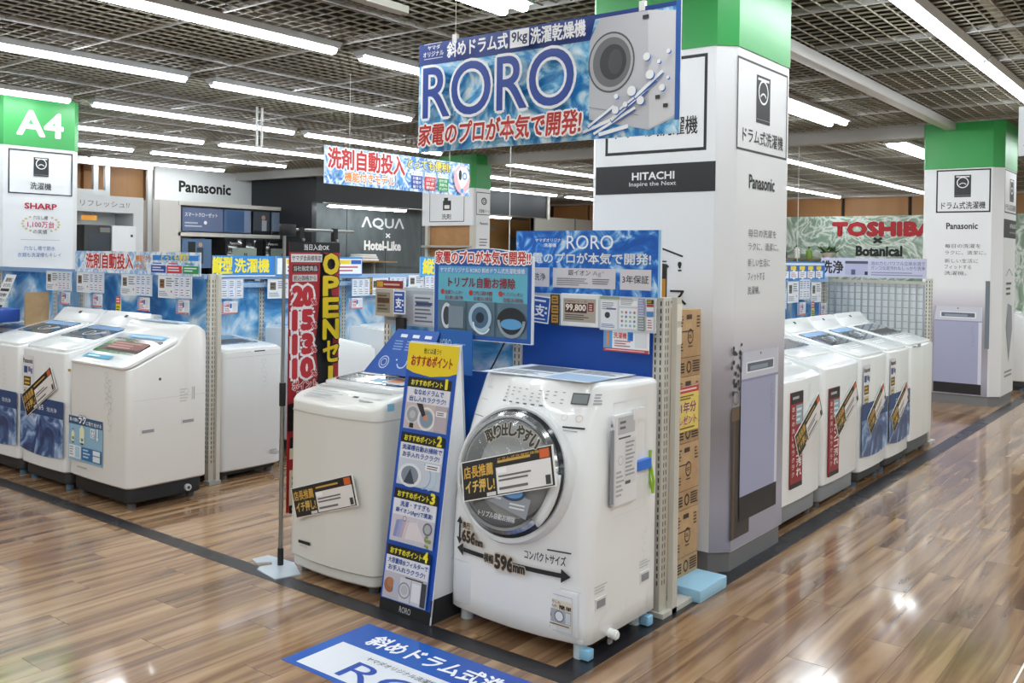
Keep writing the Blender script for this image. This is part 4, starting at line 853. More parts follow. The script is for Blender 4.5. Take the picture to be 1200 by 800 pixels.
for x_, z_, k_, lb in [(6.32, 1.02, 's', 'pale specification sheet right of the nearest pillar'), (6.55, 1.06, 'p', 'white price card right of the nearest pillar'), (6.75, .96, 'q', 'small white card with red lower edge right of the nearest pillar'), (6.78, 1.08, 's', 'pale specification sheet below the small yellow boxes'), (7.02, 1.05, 'p', 'white price card left of the wire grid partition'), (7.2, .94, 'q', 'small white card with red lower edge left of the wire grid partition'), (6.35, .9, 'q', 'small white card low beside the nearest pillar')]:
    nm, cat, w_, h_, fn = kinds[k_]; cardthing(nm, lb, cat, x_, 2.57, z_, w_*1.15, h_*1.15, fn, rz=0)
cardthing('sale_card', 'small yellow and red card left of the wire grid partition', 'card', 7.0, 2.56, .93, .06, .13, yl, rz=0)
t = thing('wire_partition', 'wire grid partition at the far end of the right washer row', 'partition', (7.52, 2.66, 0), RX)
for x_ in (.0, .80): upright(t, x_, 1.245, w_=.04, d=.05)
o = MB().box(.03, .004, 1.20, .78, .024, 1.222, CREAM).build('frame_bar', t); MB().box(.03, .03, .05, .78, .034, 1.2, M('#f4f8fa', .5)).build('backing_sheet', t)
for i in range(15): MB().box(.04+.0515*i, .008, .35, .0535+.0515*i, .0115, 1.2, '#a3a9ab').build('wire', t)
for i in range(16): MB().box(.03, .0115, .38+.053*i, .78, .015, .3835+.053*i, '#7f8688').build('wire', t)
MB().box(.74, -.04, 0, .84, .12, .02, '#b9b9b4').build('foot', t)
def wash_hdr(p):
    p.rect(0, 0, 1, 1, '#c6c6dc'); p.text('洗浄', .01, .18, .22, .84, '#15171a', bold=.045); p.rect(.24, .12, .46, .82, '#b3b5d2'); p.rect(.24, .7, .46, .84, '#4a4c5c'); p.rect(.3, .12, .34, .4, '#565a78'); p.rect(.43, .12, .46, .3, '#3a3c4c')
    p.text('泡の力とパワフル立体水流で', .49, .64, .985, .84, '#5a6694', bold=.01); p.text('ガンコな泥汚れもしっかり洗浄', .49, .40, .985, .60, '#5a6694', bold=.01); p.bars(.49, .08, .98, .32, 2, '#8d92ae')
cardthing('header_board', 'pale lilac header board with two large black characters above the wire grid partition', 'sign', 7.47, 2.66, 1.245, .80, .15, wash_hdr)
# ============================================================ WASHING MACHINES
def interp(tab, z):
    if z <= tab[0][0]: return tab[0][1]
    for (a, va), (b, vb) in zip(tab, tab[1:]):
        if z <= b: return va+(vb-va)*(z-a)/(b-a)
    return tab[-1][1]
def loft(mb, W_, D_, z0, top, m, rtab=((0, .05),), ftab=((0, 0),), rings=None, seg=8, rb=.015, ny=12, e=.016, zl=(), bow=0.0):
    """appliance shell: plan outline with rounded front corners, straight sides, top following the profile top=[(y,z)..]"""
    def outline(r, f):
        pts = [(r+.5*(W_-2*r)*(1-q), f-bow*(1-(1-q)**2) if False else f-bow*(1-q)*(1+q)) for q in (0.0, .5)] if bow else []
        pts += [(r-r*math.sin(a), f+r-r*math.cos(a)) for a in [math.pi/2*i/seg for i in range(seg+1)]]
        ya = f+r
        pts += [(0, ya+(D_-rb-ya)*(i+1)/ny) for i in range(ny)]
        pts += [(rb*.3, D_-rb*.3), (rb, D_)]
        return pts
    zs = [('b', z0, .008), ('b', z0+.008, 0)]+[('b', z, 0) for z in zl]+[('t', -e, 0), ('t', -e*.45, e*.25), ('t', -e*.1, e*.75), ('t', 0, e*1.5)]
    R = []
    for mode, val, ins in zs:
        zr = val if mode == 'b' else max(z for y, z in top)+val
        if mode == 't' and zl: zr = val+top[0][1] if False else zr
        o = outline(interp(rtab, zr), interp(ftab, zr)); ring = []
        for x, y in o:
            sx = 1-2*ins/W_; x_ = W_/2+(x-W_/2)*sx; y_ = D_/2+(y-D_/2)*(1-2*ins/D_)
            z = val if mode == 'b' else interp(top, y)+val
            ring.append((x_, y_, z))
        R.append(ring+[(W_-x, y, z) for x, y, z in ring[::-1]])
    k = len(R[0]); vs = [p for r in R for p in r]; fs = []
    for j in range(len(R)-1):
        for i in range(k): n = (i+1) % k; fs.append((j*k+i, (j+1)*k+i, (j+1)*k+n, j*k+n))
    b = (len(R)-1)*k; h = k//2
    for i in range(h-1): fs.append((b+i, b+i+1, b+k-2-i, b+k-1-i))
    for i in range(h-1): fs.append((i, k-1-i, k-2-i, i+1))
    mb.add(vs, fs, m)
    return mb
def rr(w_, h_, r, n=5, x=0, y=0):
    out = []
    for cx, cy, a0 in ((w_-r, r, -90), (w_-r, h_-r, 0), (r, h_-r, 90), (r, r, 180)):
        for i in range(n+1): a = math.radians(a0+90*i/n); out.append((x+cx+r*math.cos(a), y+cy+r*math.sin(a)))
    return out
def slope_basis(top, ya, yb, lift=0.0):
    za, zb = interp(top, ya), interp(top, yb); v = Vector((0, yb-ya, zb-za)); L_ = v.length; v.normalize(); n = Vector((1,0,0)).cross(v)
    return Vector((0, ya, za))+n*lift, v, n, L_
GLASSLID = M('#5a6470', 0.08, coat=.5)
def lid_plate(t, W_, top, ya, yb, ins, th, m, r=.03, name='lid'):
    o, v, n, L_ = slope_basis(top, ya, yb, -.006)
    return MB().prism(rr(W_-2*ins, L_, r), o+Vector((ins, 0, 0)), (1,0,0), v, n*(th+.006), m).build(name, t, bevel=min(.006, th*.4))
def feet(t, W_, D_, m='#3a3c3f', h=.03, r=.022, ins=.06):
    for x_ in (ins, W_-ins):
        for y_ in (ins, D_-ins): MB().cyl((x_, y_, 0), (x_, y_, h), r, m, 12).build('foot', t)
def rec_card(t, o, u, v, w_, h_, bend=0):
    """black and gold recommendation card"""
    o, u, v = Vector(o), Vector(u).normalized(), Vector(v).normalized(); n = u.cross(v)
    c = MB().prism([(0, 0), (w_, 0), (w_, h_), (0, h_)], o, u, v, n*.003, '#e8e6e2').build('recommendation_card', t)
    p = Print(c, o+n*.003, u, v, w_, h_, base=.0004)
    p.rect(.012, .025, .985, .975, '#1d1c1c'); p.rect(.385, .05, .965, .70, '#e4e2e0')
    p.text('店長推薦', .03, .56, .355, .86, '#d0a54a', bold=.035, tail=0.0); p.text('イチ押し!', .04, .18, .36, .50, '#d9b65c', bold=.04); p.rect(.27, .04, .37, .13, '#cfcfcf')
    p.bars(.41, .77, .78, .90, 1, '#c9a24a', jag=.05); p.rect(.86, .72, .96, .94, '#d2622c'); p.rect(.40, .55, .50, .67, '#f4f4f4'); p.bars(.41, .32, .80, .52, 2, '#6a6a6a'); p.bars(.41, .10, .76, .24, 1, '#6a6a6a'); p.rect(.9, .08, .95, .3, '#3a3a3a')
    p.done(); return c
PANW = M('#e9ebeb', 0.2, coat=.3)
def handle_slot(t, x, y0, z0, w_=.10, h_=.028):
    mb = MB().box(x-.004, y0, z0, x+.002, y0+w_, z0+h_, '#d9dbdb').box(x-.002, y0+.008, z0+.006, x+.0028, y0+w_-.008, z0+h_-.008, '#8f9295'); return mb.build('handle_recess', t)
def emboss(t, pr, x, z, k=7):
    for i in range(k): pr.ring(x+.01*(i % 2), z-.035*i/pr.H if pr.H > 0 else z, .018, .0025, '#c6c8c9', n=8, a0=50*i, a1=50*i+230)

# ---------------- drum washer (front)
DW, DD = .622, .462
t = thing('drum_washer', 'white drum washer with a large round glass door', 'washing machine', (2.640, 2.33, 0), RX)
rt_ = ((0.0, .04), (.30, .045), (.45, .06), (.60, .09), (.75, .125), (.86, .15), (.925, .155))
ft_ = ((0, 0), (.48, 0), (.60, .018), (.70, .040), (.80, .068), (.87, .095), (.925, .12))
mb = MB(); loft(mb, DW, DD, .052, [(0, .926), (.46, .922)], WHITE, rt_, ft_, seg=12, e=.018, zl=(.12, .2, .3, .38, .45, .52, .6, .66, .72, .77, .81, .84, .865, .885, .90), bow=.028, ny=6)
body = mb.build('cabinet', t, ang=60)
for x_, y_ in ((.045, .06), (DW-.05, .035), (.06, DD-.06), (DW-.06, DD-.05)):
    o = MB().cyl((x_, y_, .0), (x_, y_, .055), .024, M('#c5d2d8', .4), 16).build('foot', t)
for x_, y_ in ((DW-.035, .02), (DW-.03, DD-.045)): MB().box(x_-.005, y_-.01, .004, x_+.034, y_+.026, .04, M('#8fc3e2', .5)).build('blue_tape', t, bevel=.004)
# lower kick panel and front lower cover
o = MB().box(.035, -.012, .075, DW-.035, .02, .232, M('#dfe2e6', .25, coat=.2)).build('lower_cover', t, bevel=.010)
MB().box(.08, .0, .056, DW-.02, .02, .074, '#cfd1d1').build('kick_strip', t, bevel=.003)
# filter door with sticker
fp = Print(t, (.405, -.0135, .088), (1,0,0), (0,0,1), .165, .125, name='filter_door_print'); fp.frame(0, 0, 1, 1, .002, '#b9bcc0'); fp.rect(.0, .55, .09, .78, '#8c9096')
fp.rect(.30, .14, 1.0, .86, '#e0d6c4'); fp.text('取り外しも', .33, .76, .7, .83, '#5a2f22', bold=.02); fp.text('お手入れ', .33, .64, .62, .72, '#2a2624', bold=.02); fp.text('簡単', .67, .62, .98, .74, '#2a2624', bold=.04)
fp.rect(.33, .24, .97, .60, '#a9b0ba'); fp.disc(.42, .42, .011, '#a06a4c'); fp.disc(.68, .42, .02, '#e4e7ea', ry=.018); fp.ring(.68, .42, .02, .004, '#6a7078'); fp.rect(.84, .26, .96, .56, '#cfd4da'); fp.bars(.33, .16, .97, .22, 1, '#4a4643'); fp.poly([(.33, .10), (.47, .10), (.33, .0)], '#1d2348'); fp.done()
# door: tilted axis
dc = Vector((.298, -.010, .597)); tilt = math.radians(13)
ax = Vector((0, -math.cos(tilt), math.sin(tilt))); e1 = Vector((1, 0, 0))
base = dc-ax*.0
MB().lathe([(.262, -.075), (.262, -.012), (.256, .004), (.246, .008), (.236, .004)], base, ax, M('#dcdfe0', .22, .0), 56, e1, sx=.96, sy=.94).build('door_bezel', t)
MB().lathe([(.236, -.02), (.238, .006), (.228, .016), (.218, .014), (.214, .0)], base, ax, M('#3c3f42', .15, .4), 56, e1, sx=.96, sy=.94).build('door_gasket', t)
door = MB().lathe([(.225, .0), (.226, .024), (.212, .036), (.202, .036), (.198, .024)], base, ax, M('#a7aaab', .16, .75), 56, e1, sx=.96, sy=.94).build('door_ring', t)
# bowl behind the glass, then the glass itself
MB().lathe([(.198, .024), (.185, .0), (.15, -.04), (.10, -.07), (.0, -.085)], base, ax, M('#6c6e6e', .3, .4), 48, e1, sx=.96, sy=.94).build('drum_bowl', t)
MB().lathe([(.200, .030), (.19, .046), (.165, .060), (.12, .072), (.06, .079), (0.0005, .081)], base, ax, glass_mat('door_glass', '#a9adad', .34, .05), 56, e1, sx=.96, sy=.94).build('door_glass', t)
# door pull on the right
q = MB(); 
for i in range(9):
    a = math.radians(-12+6*i)
q.add(*(lambda P_: (P_, [(2*i, 2*i+2, 2*i+3, 2*i+1) for i in range(8)]))([base+ax*.040+e1*(r_*math.cos(math.radians(-6+6*i)))+ax.cross(e1)*(-r_*math.sin(math.radians(-6+6*i))) for i in range(9) for r_ in (.200, .236)]), M('#dfe1e1', .2))
dh = q.build('door_handle', t)
sol = dh.modifiers.new('solid', 'SOLIDIFY'); sol.thickness = .012; sol.offset = 0
# lettering inside / on the glass: curved line and a second line
vv = ax.cross(e1)*-1.0
if vv.z < 0: vv = -vv
def on_door(u_, v_, lift): return base+e1*u_+vv*v_+ax*lift
pr = Print(t, base+ax*.083-e1*.2-vv*.2, e1, vv, .4, .4, base=.001, name='door_print', tname='door_lettering')
for i, c in enumerate('取り出しやすい'):
    u_ = -.10+.0335*i; cx_, cy_ = .5+(u_+.045)/.4, .5+(.150-3.2*u_*u_)/.4
    pr.text(c, cx_-.042, cy_-.055, cx_+.042, cy_+.055, '#3a3834', bold=.06, rot=-6.0*u_, outline='#bdb8ac', ow=.10)
pr.text('親切設計', .49, .74, .72, .80, '#8f908e', bold=.03)
pr.text('トリプル自動お掃除', .38, .105, .78, .155, '#c9cacb', bold=.03)
pr.done()
# blue photo sheet behind the card
pr = Print(t, base+ax*.078-e1*.04-vv*.14, e1, vv, .19, .12, base=.004, name='sheet_print'); pr.poly([(0, .35), (1, 0), (1.05, .55), (.05, .9)], '#8c9096'); pr.poly([(-.6, .5), (.0, .35), (0, .8), (-.5, .95)], '#9a9c9c'); pr.disc(.62, .66, .055, '#26405a', ry=.028); pr.disc(.62, .67, .045, '#5d8fc0', ry=.02); pr.bars(.05, .38, .45, .6, 2, '#d2d4d6'); pr.bars(.6, .2, .98, .4, 2, '#d2d4d6'); pr.done()
ca = math.radians(17); uu = (e1*math.cos(ca)+vv*math.sin(ca)).normalized(); wv = (vv*math.cos(ca)-e1*math.sin(ca)).normalized()
oc = base+ax*.084+e1*(-.124)+vv*(-.127)
rec_card(t, oc, uu, wv, .40, .138)
pr = Print(t, oc+ax*.0045, uu, wv, .40, .138, base=.001); pr.text('ドラム式洗濯乾燥機', .42, .86, .86, .93, '#c9a24a', bold=.02); pr.done()
# control panel printing
cv = Vector((0, .055, .115)).normalized()
cpn = Print(t, (.0, -.0, .0), (1,0,0), (0,0,1), 1, 1)
def yfront(x, z):
    r = interp(rt_, z); f = interp(ft_, z)
    q_ = abs(x-DW/2)/(DW/2-r) if abs(x-DW/2) < DW/2-r else 1.0
    y = f-.028*(1-q_*q_)
    if abs(x-DW/2) > DW/2-r: d_ = abs(x-DW/2)-(DW/2-r); y = f+r-math.sqrt(max(0, r*r-d_*d_))
    return y
class Wrapped(Print):
    def P(s, x, y):
        X, Z = x*s.W, y*s.H; return Vector((X, yfront(X, Z)-.0016-s.d*1.0, Z))
    def text(s, t_, x0, y0, x1, y1, m, bold=0.0, outline=None, ow=.05, slant=0.0, res=2, rot=0, tail=0):
        k0 = len(s.t.v); Print.text(s, t_, x0, y0, x1, y1, m, bold, outline, ow, slant, res, rot, tail)
        for i in range(k0, len(s.t.v)):
            X, Y, Z = s.t.v[i]; s.t.v[i] = (X, yfront(X, Z)-.0016+Y, Z)
cpn = Wrapped(t, (0,0,0), (1,0,0), (0,0,1), 1, 1)
cpn.text('RORO', .09, .868, .125, .876, '#b5b9bd'); cpn.bars(.075, .825, .12, .829, 1, '#a9adb2')
for j, z_ in enumerate((.884, .872, .860, .848)):
    for i in range(9):
        x_ = .205+.030*i
        if (i+j) % 5 == 4: continue
        cpn.rect(x_, z_, x_+.011, z_+.0035, '#9ca0a4')
for i in range(6): cpn.rect(.200+.034*i, .834, .216+.034*i, .839, '#5c6064')
cpn.rect(.485, .850, .545, .888, '#4d5256'); cpn.rect(.489, .854, .541, .884, '#7c8386'); cpn.bars(.56, .85, .585, .89, 4, '#9ca0a4')
cpn.ring(.475, .805, .011, .0015, '#c4b4ae'); cpn.ring(.53, .805, .012, .0018, '#d8b0a8'); cpn.rect(.475, .770, .555, .776, '#25282b'); cpn.bars(.48, .758, .55, .766, 1, '#9ca0a4')
cpn.rect(.045, .765, .12, .768, '#6c7074')
# size arrows
K = '#1e1e1e'
cpn.rect(.056, .315, .066, .375, K); cpn.poly([(.044, .375), (.078, .375), (.061, .40)], K); cpn.poly([(.044, .322), (.061, .297), (.078, .322)], K)
for i in range(12): a_, b_ = .085+.038*i, .085+.038*(i+1); cpn.rect(a_, .274, b_, .290, K)
cpn.poly([(.050, .282), (.085, .258), (.085, .306)], K); cpn.poly([(.56, .282), (.525, .258), (.525, .306)], K)
def ol(tx, a, b, c, d_, **k): cpn.text(tx, a, b, c, d_, '#2a2724', bold=.05, outline='#cbb9a4', ow=.12)
ol('奥行', .082, .362, .12, .385); ol('656', .080, .315, .150, .355); ol('mm', .153, .315, .19, .332)
ol('横幅', .20, .268, .245, .298); ol('596', .255, .258, .335, .306); ol('mm', .338, .262, .385, .284)
cpn.text('コンパクトサイズ', .385, .318, .545, .350, '#2a2724', bold=.03); cpn.bars(.475, .358, .565, .370, 1, '#3a3836', jag=.05)
# seam lines of the cabinet
cpn.rect(.02, .235, .60, .237, '#c9ccce')
cpn.done()
# top: clear sheet with dark prints
pt = Print(t, (.06, .10, .9275), (1,0,0), (0,1,0), .50, .34, name='top_sheet'); pt.rect(0, 0, .98, .95, '#dde3ea'); pt.rect(.55, .05, .98, .5, '#9fb8d2'); pt.rect(.1, .5, .5, .9, '#6c7684'); pt.bars(.05, .1, .5, .4, 4, '#4a525c'); pt.bars(.55, .6, .95, .9, 4, '#59636e'); pt.done()
# right side: handles, drain knob, embossed marks, manual pouch, blue tape
ps = SIDE(t, DW, 0, 0, 1, 1, name='side_marks'); 
for y_, z_ in ((.045, .165), (.345, .178)):
    handle_slot(t, DW, y_, z_, .07, .04); ps.bars(y_-.005, z_+.055, y_+.075, z_+.085, 3, '#b9bcbd')
for i in range(6): ps.ring(.365+.012*(i % 2), .26+.022*i, .010, .0016, '#c3c6c7', n=8, a0=40*i, a1=40*i+240)
for a, b, c, d_ in [(.07, .06, .07, .12), (.07, .12, .13, .15), (.20, .08, .25, .11), (.25, .11, .25, .15), (.40, .09, .40, .15), (.30, .06, .40, .09), (.14, .15, .14, .17)]: ps.line(a, b, c, d_, .003, '#d3d5d6')
ps.frame(.14, .46, .37, .86, .0025, '#d6d8d9')
ps.done()
kb = MB().cyl((DW, .142, .062), (DW+.028, .142, .062), .017, '#eceeee', 16).cyl((DW+.028, .142, .062), (DW+.034, .142, .062), .012, '#eceeee', 12).build('drain_knob', t)
MB().box(DW-.001, .13, .028, DW+.008, .15, .045, '#8c8f92').build('knob_strap', t)
pouch = MB().box(DW+.001, .13, .50, DW+.016, .285, .82, M('#e2e2e4', .35)).build('manual_pouch', t, bevel=.003)
for i in range(4): MB().box(DW+.002+.003*i, .128-.006*i, .502+.004*i, DW+.005+.003*i, .14, .80-.01*i, ['#b9bcc4', '#6d7078', '#cfd2d6', '#8e9198'][i]).build('booklet', pouch)
pp = Print(pouch, (DW+.0165, .13, .50), (0,1,0), (0,0,1), .155, .32, base=.001); pp.rect(.02, .02, .98, .98, '#e6e6e8'); pp.rect(.12, .78, .86, .97, '#c0c2c6'); pp.bars(.2, .82, .5, .94, 2, '#6a6d72'); pp.bars(.15, .72, .7, .76, 1, '#55585d'); pp.ring(.25, .50, .016, .0015, '#8c8f94'); pp.rect(.42, .22, .92, .72, '#dcdddf'); pp.bars(.46, .3, .88, .7, 9, '#9da0a5'); pp.bars(.46, .2, .8, .28, 1, '#55585d'); pp.bars(.06, .1, .4, .4, 6, '#b0b2b6'); pp.done()
tc_ = MB().box(DW+.016, .25, .79, DW+.022, .33, .83, M('#f0f0f0', .15, coat=.5)).build('clear_tape', t)
MB().box(DW+.0004, .285, .60, DW+.018, .385, .635, M('#2f74d8', .5)).build('blue_tape', t)
g = MB(); g.tube([(DW+.01, .39, .62), (DW+.02, .40, .55), (DW+.012, .41, .50), (DW+.0, .405, .56), (DW+.006, .40, .66)], .005, '#9cc83c'); g.build('green_cord', t)

# ---------------- small top loader beside it
W2, D2 = .535, .50
t = thing('top_load_washer', 'white top loader with a slanted black card beside the blue sandwich board', 'washing machine', (2.60, 3.222, 0), RX)
top2 = [(0, .752), (.05, .772), (.16, .792), (.5, .822)]
mb = MB(); loft(mb, W2, D2, .075, top2, M('#dcdcd7', .3, coat=.15), ((0, .045), (1, .05)), seg=8, e=.02, bow=.022, zl=(.3, .5, .69)); mb.build('cabinet', t)
mb = MB(); loft(mb, W2-.02, D2-.02, .03, [(0, .077), (.5, .077)], '#cfcfca', ((0, .04), (1, .04)), e=.004, bow=.018); o = mb.build('base', t); o.location = (.01, .01, 0)
feet(t, W2, D2, '#55585a')
p = FRONT(t, 0, 0, 1, 1, y=-.0215); p.d = .001
p.rect(.10, .145, .175, .158, '#1c1c1c'); p.bars(.11, .13, .17, .14, 1, '#b9bab6')
p.done()
lid_plate(t, W2, top2, .155, .47, .025, .016, M('#e4e6e6', .2, coat=.3), .05)
o, v, n, L_ = slope_basis(top2, .20, .44, .0165)
MB().prism(rr(W2-.11, L_, .03), o+Vector((.055, 0, 0)), (1,0,0), v, n*.002, GLASSLID).build('lid_window', t)
p = Print(t, o+Vector((.055, 0, 0))+n*.002, (1,0,0), v, W2-.11, L_); p.poly([(.02, .55), (.3, .5), (.35, .95), (.05, .95)], '#4a4336'); p.rect(.62, .1, .95, .6, '#b8c7d4'); p.rect(.66, .2, .85, .5, '#d98e62'); p.rect(.45, .12, .6, .4, '#9ec3da'); p.rect(.06, .58, .6, .66, '#f4f6f6'); p.done()
o, v, n, L_ = slope_basis(top2, .0, .15, .001)
p = Print(t, o, (1,0,0), v, W2, L_); p.rect(.60, .45, .66, .55, '#30343a'); p.bars(.12, .2, .5, .7, 4, '#b5b9bc'); p.bars(.7, .3, .92, .6, 2, '#c0c3c6'); p.rect(.0, .9, .9, .96, '#a9adb0'); p.done()
pz = FRONT(t, 0, 0, 1, 1, y=.0); 
for i in range(12):
    pass
MB().box(W2-.001, .06, .735, W2+.001, .10, .765, '#8cc4e0').build('blue_tape', t)
sm = MB(); loft(sm, W2+.002, D2+.0, .692, [(0, .695), (.5, .695)], '#bdbdb8', ((0, .046), (1, .046)), e=.0012, bow=.0225); o = sm.build('seam_strip', t); o.location = (-.001, -.001, 0)
ca = math.radians(17.5); rec_card(t, (.093, -.026, .246), (math.cos(ca), 0, math.sin(ca)), (-math.sin(ca), 0, math.cos(ca)), .395, .126)
# blue folded card standing on it
t = thing('product_display_card', 'blue folded display card with white symbols standing on the small top-loading washer', 'card', (2.885, 3.02, .845), RX)
b = Vector((0, .10, .19)); L_ = b.length; b.normalize(); nn = Vector((1,0,0)).cross(b)
MB().prism([(0, 0), (.36, 0), (.36, L_), (.11, L_)], (-.04, 0, 0), (1,0,0), b, nn*.004, '#2a58a8').build('front_flap', t)
p = Print(t, Vector((-.04, 0, 0))+nn*.004, (1,0,0), b, .36, L_)
for i, s_ in enumerate((.40, .60, .80)): p.rect(s_, .82, s_+.11, .89, '#dfe6f2'); p.bars(s_-.06, .52, s_+.10, .76, 4, '#7f9ccf')
p.ring(.28, .25, .030, .005, '#b9cbe8'); p.ring(.28, .25, .018, .004, '#b9cbe8'); p.ring(.58, .28, .03, .006, '#b9cbe8', a0=200, a1=380); p.disc(.48, .32, .004, '#dfe6f2'); p.line(.84, .15, .90, .42, .005, '#dfe6f2'); p.done()
MB().box(.30, .098, .02, .50, .102, .205, '#2767b4').build('rear_flap', t)
p = FRONT(t, .30, .02, .20, .185, y=.098); p.text('RORO', .1, .6, .42, .78, '#b9d0ec'); p.bars(.5, .64, .9, .72, 1, '#6f9cd4'); p.done()
t = thing('black_stand', 'small black stand behind the blue folded display card', 'stand', (3.06, 2.98, .84)); MB().box(-.02, -.008, 0, .0, .045, .24, '#1d1f22').build('post', t, bevel=.003); MB().box(-.04, -.02, 0, .02, .06, .01, '#1d1f22').build('foot', t)

# ---------------- A-frame board
t = thing('sandwich_board', 'tall blue and yellow sandwich board between the top loader and the drum washer', 'sign', (2.545, 2.60, 0), RX)
AH = 1.02; AW0 = .264; lean = .135
fv = Vector((.035, lean, AH)).normalized(); FL = AH/fv.z*1.0
def board_poly(): return [(0, 0), (AW0, 0), (AW0, FL), (0, FL)]
nrm = Vector((1,0,0)).cross(fv)
bd = MB().prism([(0, 0), (AW0, 0), (AW0+.012, FL), (.012, FL)], (-.0, 0, 0), (1,0,0), Vector((0, lean, AH)).normalized(), Vector((0, .006, 0)), '#eceef0').build('front_panel', t)
bv = Vector((.012, lean, AH)); bl = bv.length
p = Print(t, (0, 0, 0), (1,0,0), (0, lean, AH), AW0, bl*.999)
p.v = bv/bl; p.n = Vector((1,0,0)).cross(p.v).normalized()
BL = '#1c52b4'
p.rect(0, .045, 1, 1, BL); p.rect(0, 0, 1, .045, '#16171a'); p.text('RORO', .40, .012, .62, .034, '#d0d4da')
p.poly([(0, .90), (.15, .888), (.5, .878), (.85, .888), (1, .90), (1, 1), (0, 1)], '#e8cc14'); p.text('他とは違う!?', .32, .963, .66, .985, '#1e1e1e', bold=.02); p.text('おすすめポイント', .09, .915, .90, .955, '#a8281e', bold=.05)
T1 = [('ななめドラムで', '出し入れラクラク!'), ('洗濯槽自動お掃除で', 'お手入れラクラク!'), ('洗濯・すすぎも', '銀イオン(Ag+)で清潔!'), ('大容量排水フィルターで', 'お手入れラクラク!')]
for i in range(4):
    zt = .872-.2085*i; p.rect(.07, zt-.195, .93, zt-.035, '#9fb4dc'); p.rect(.085, zt-.192, .915, zt-.035, '#dfe1e8'); p.rect(.07, zt-.038, .93, zt, '#18191c')
    p.text('おすすめポイント', .14, zt-.030, .76, zt-.008, '#e8dc2a', bold=.045); p.text(str(i+1), .79 if i else .815, zt-.032, .87 if i else .85, zt+.003, '#e8dc2a', bold=.05)
    p.text(T1[i][0], .22 if i in (0, 2) else .12, zt-.064, .80 if i in (0, 2) else .90, zt-.044, '#2a4a9c', bold=.035, slant=.08); p.text(T1[i][1], .14, zt-.090, .86, zt-.070, '#2a4a9c', bold=.035, slant=.08)
    y0_, y1_ = zt-.19, zt-.096
    if i == 0:
        p.rect(.085, y0_, .915, y1_, '#c9b6b4'); p.disc(.24, zt-.14, .038, '#c9ccd0'); p.disc(.24, zt-.14, .030, '#9a9da2'); p.disc(.24, zt-.14, .016, '#b9bcc0'); p.ring(.52, zt-.15, .045, .008, '#e4e6e8'); p.disc(.52, zt-.15, .032, '#7c95a8'); p.disc(.5, zt-.145, .012, '#c98a6a')
        p.poly([(.30, y1_), (.42, y1_), (.50, zt-.135), (.44, zt-.145)], '#2a2a28'); p.rect(.2, y0_, .28, zt-.172, '#1c1c1c'); p.rect(.68, y0_, .915, y1_, '#b3a8b0'); p.rect(.70, zt-.135, .90, zt-.115, '#e4e2e6'); p.bars(.72, zt-.132, .88, zt-.118, 2, '#3a3a3c')
    elif i == 1:
        p.rect(.085, y0_, .915, y1_, '#c4ccd8'); p.disc(.33, zt-.155, .060, '#dfe3e8', ry=.045); p.disc(.33, zt-.155, .045, '#7f8a98', ry=.035); p.poly([(.22, zt-.185), (.33, zt-.13), (.44, zt-.185)], '#3a4450'); p.ring(.56, zt-.15, .05, .006, '#8fb4d8', a0=-80, a1=80); p.ring(.68, zt-.15, .05, .007, '#a9c9e4', a0=-80, a1=80); p.rect(.62, zt-.125, .90, zt-.102, '#e9eaee'); p.bars(.65, zt-.122, .88, zt-.106, 2, '#3a3a3c')
    elif i == 2:
        p.rect(.085, y0_, .915, y1_, '#c9c4cc'); 
        for j, cc in enumerate(('#8a8fc0', '#9aa0cc', '#b6a8b8', '#cfc4c8', '#dcd4d6')): p.poly([(.14+.06*j, y0_+.012), (.18+.065*j, y1_-.02), (.30+.07*j, y1_-.015), (.46+.08*j, y0_+.015)], cc)
        p.ring(.34, y1_-.01, .01, .002, '#4a4a58'); p.disc(.80, zt-.125, .024, '#6c7078'); p.disc(.80, zt-.125, .017, '#a8acb2'); p.line(.60, y0_, .60, y1_, .0015, '#dcdce0')
        for j in range(14): p.disc(.78+.12*random.random(), y0_+.05*random.random(), .006, '#8a9a5a', n=6)
    else:
        p.rect(.085, y0_, .915, y1_, '#bcb9c2'); p.rect(.40, y0_, .915, y1_-.01, '#cfcfd6'); p.disc(.20, zt-.145, .028, '#a06a4a'); p.disc(.22, zt-.135, .018, '#b07a58'); p.rect(.28, zt-.165, .36, zt-.13, '#a8bcd8'); p.ring(.50, zt-.15, .03, .005, '#8a8e96'); p.disc(.50, zt-.148, .018, '#b9bcc4'); p.rect(.62, y0_, .63, y1_-.012, '#8a8c94'); p.rect(.82, y0_, .915, y1_-.01, '#3a3c42'); p.rect(.64, y0_+.01, .81, y1_-.02, '#e4e4ea'); p.bars(.50, y1_-.012, .90, y1_-.002, 1, '#33343a')
p.done()
MB().prism([(AW0, 0), (AW0+.004, 0), (AW0+.016, bl), (AW0+.012, bl)], (0,0,0), (1,0,0), bv/bl*1.0 if False else Vector((0, lean, AH)).normalized(), Vector((0, .004, 0)), '#e4e6ea').build('edge_strip', t)
MB().prism([(0, 0), (AW0, 0), (AW0+.012, FL), (.012, FL)], (0, .235, 0), (1,0,0), Vector((0, -.092, AH)).normalized(), Vector((0, .006, 0)), '#c4c8d0').build('rear_panel', t)
# side gusset (white card folded between the two boards)
MB().add([(AW0, .01, .03), (AW0, .23, .03), (AW0+.012, lean+.004, AH)], [(0, 1, 2)], '#eef0f2').add([(0, .01, .03), (0, .23, .03), (.012, lean+.004, AH)], [(2, 1, 0)], '#eef0f2').build('side_gusset', t)
MB().box(0, .004, 0, AW0, .235, .004, '#2a2c30').box(AW0-.001, .004, 0, AW0+.002, .235, .09, '#2c2e32').build('bottom_tray', t)

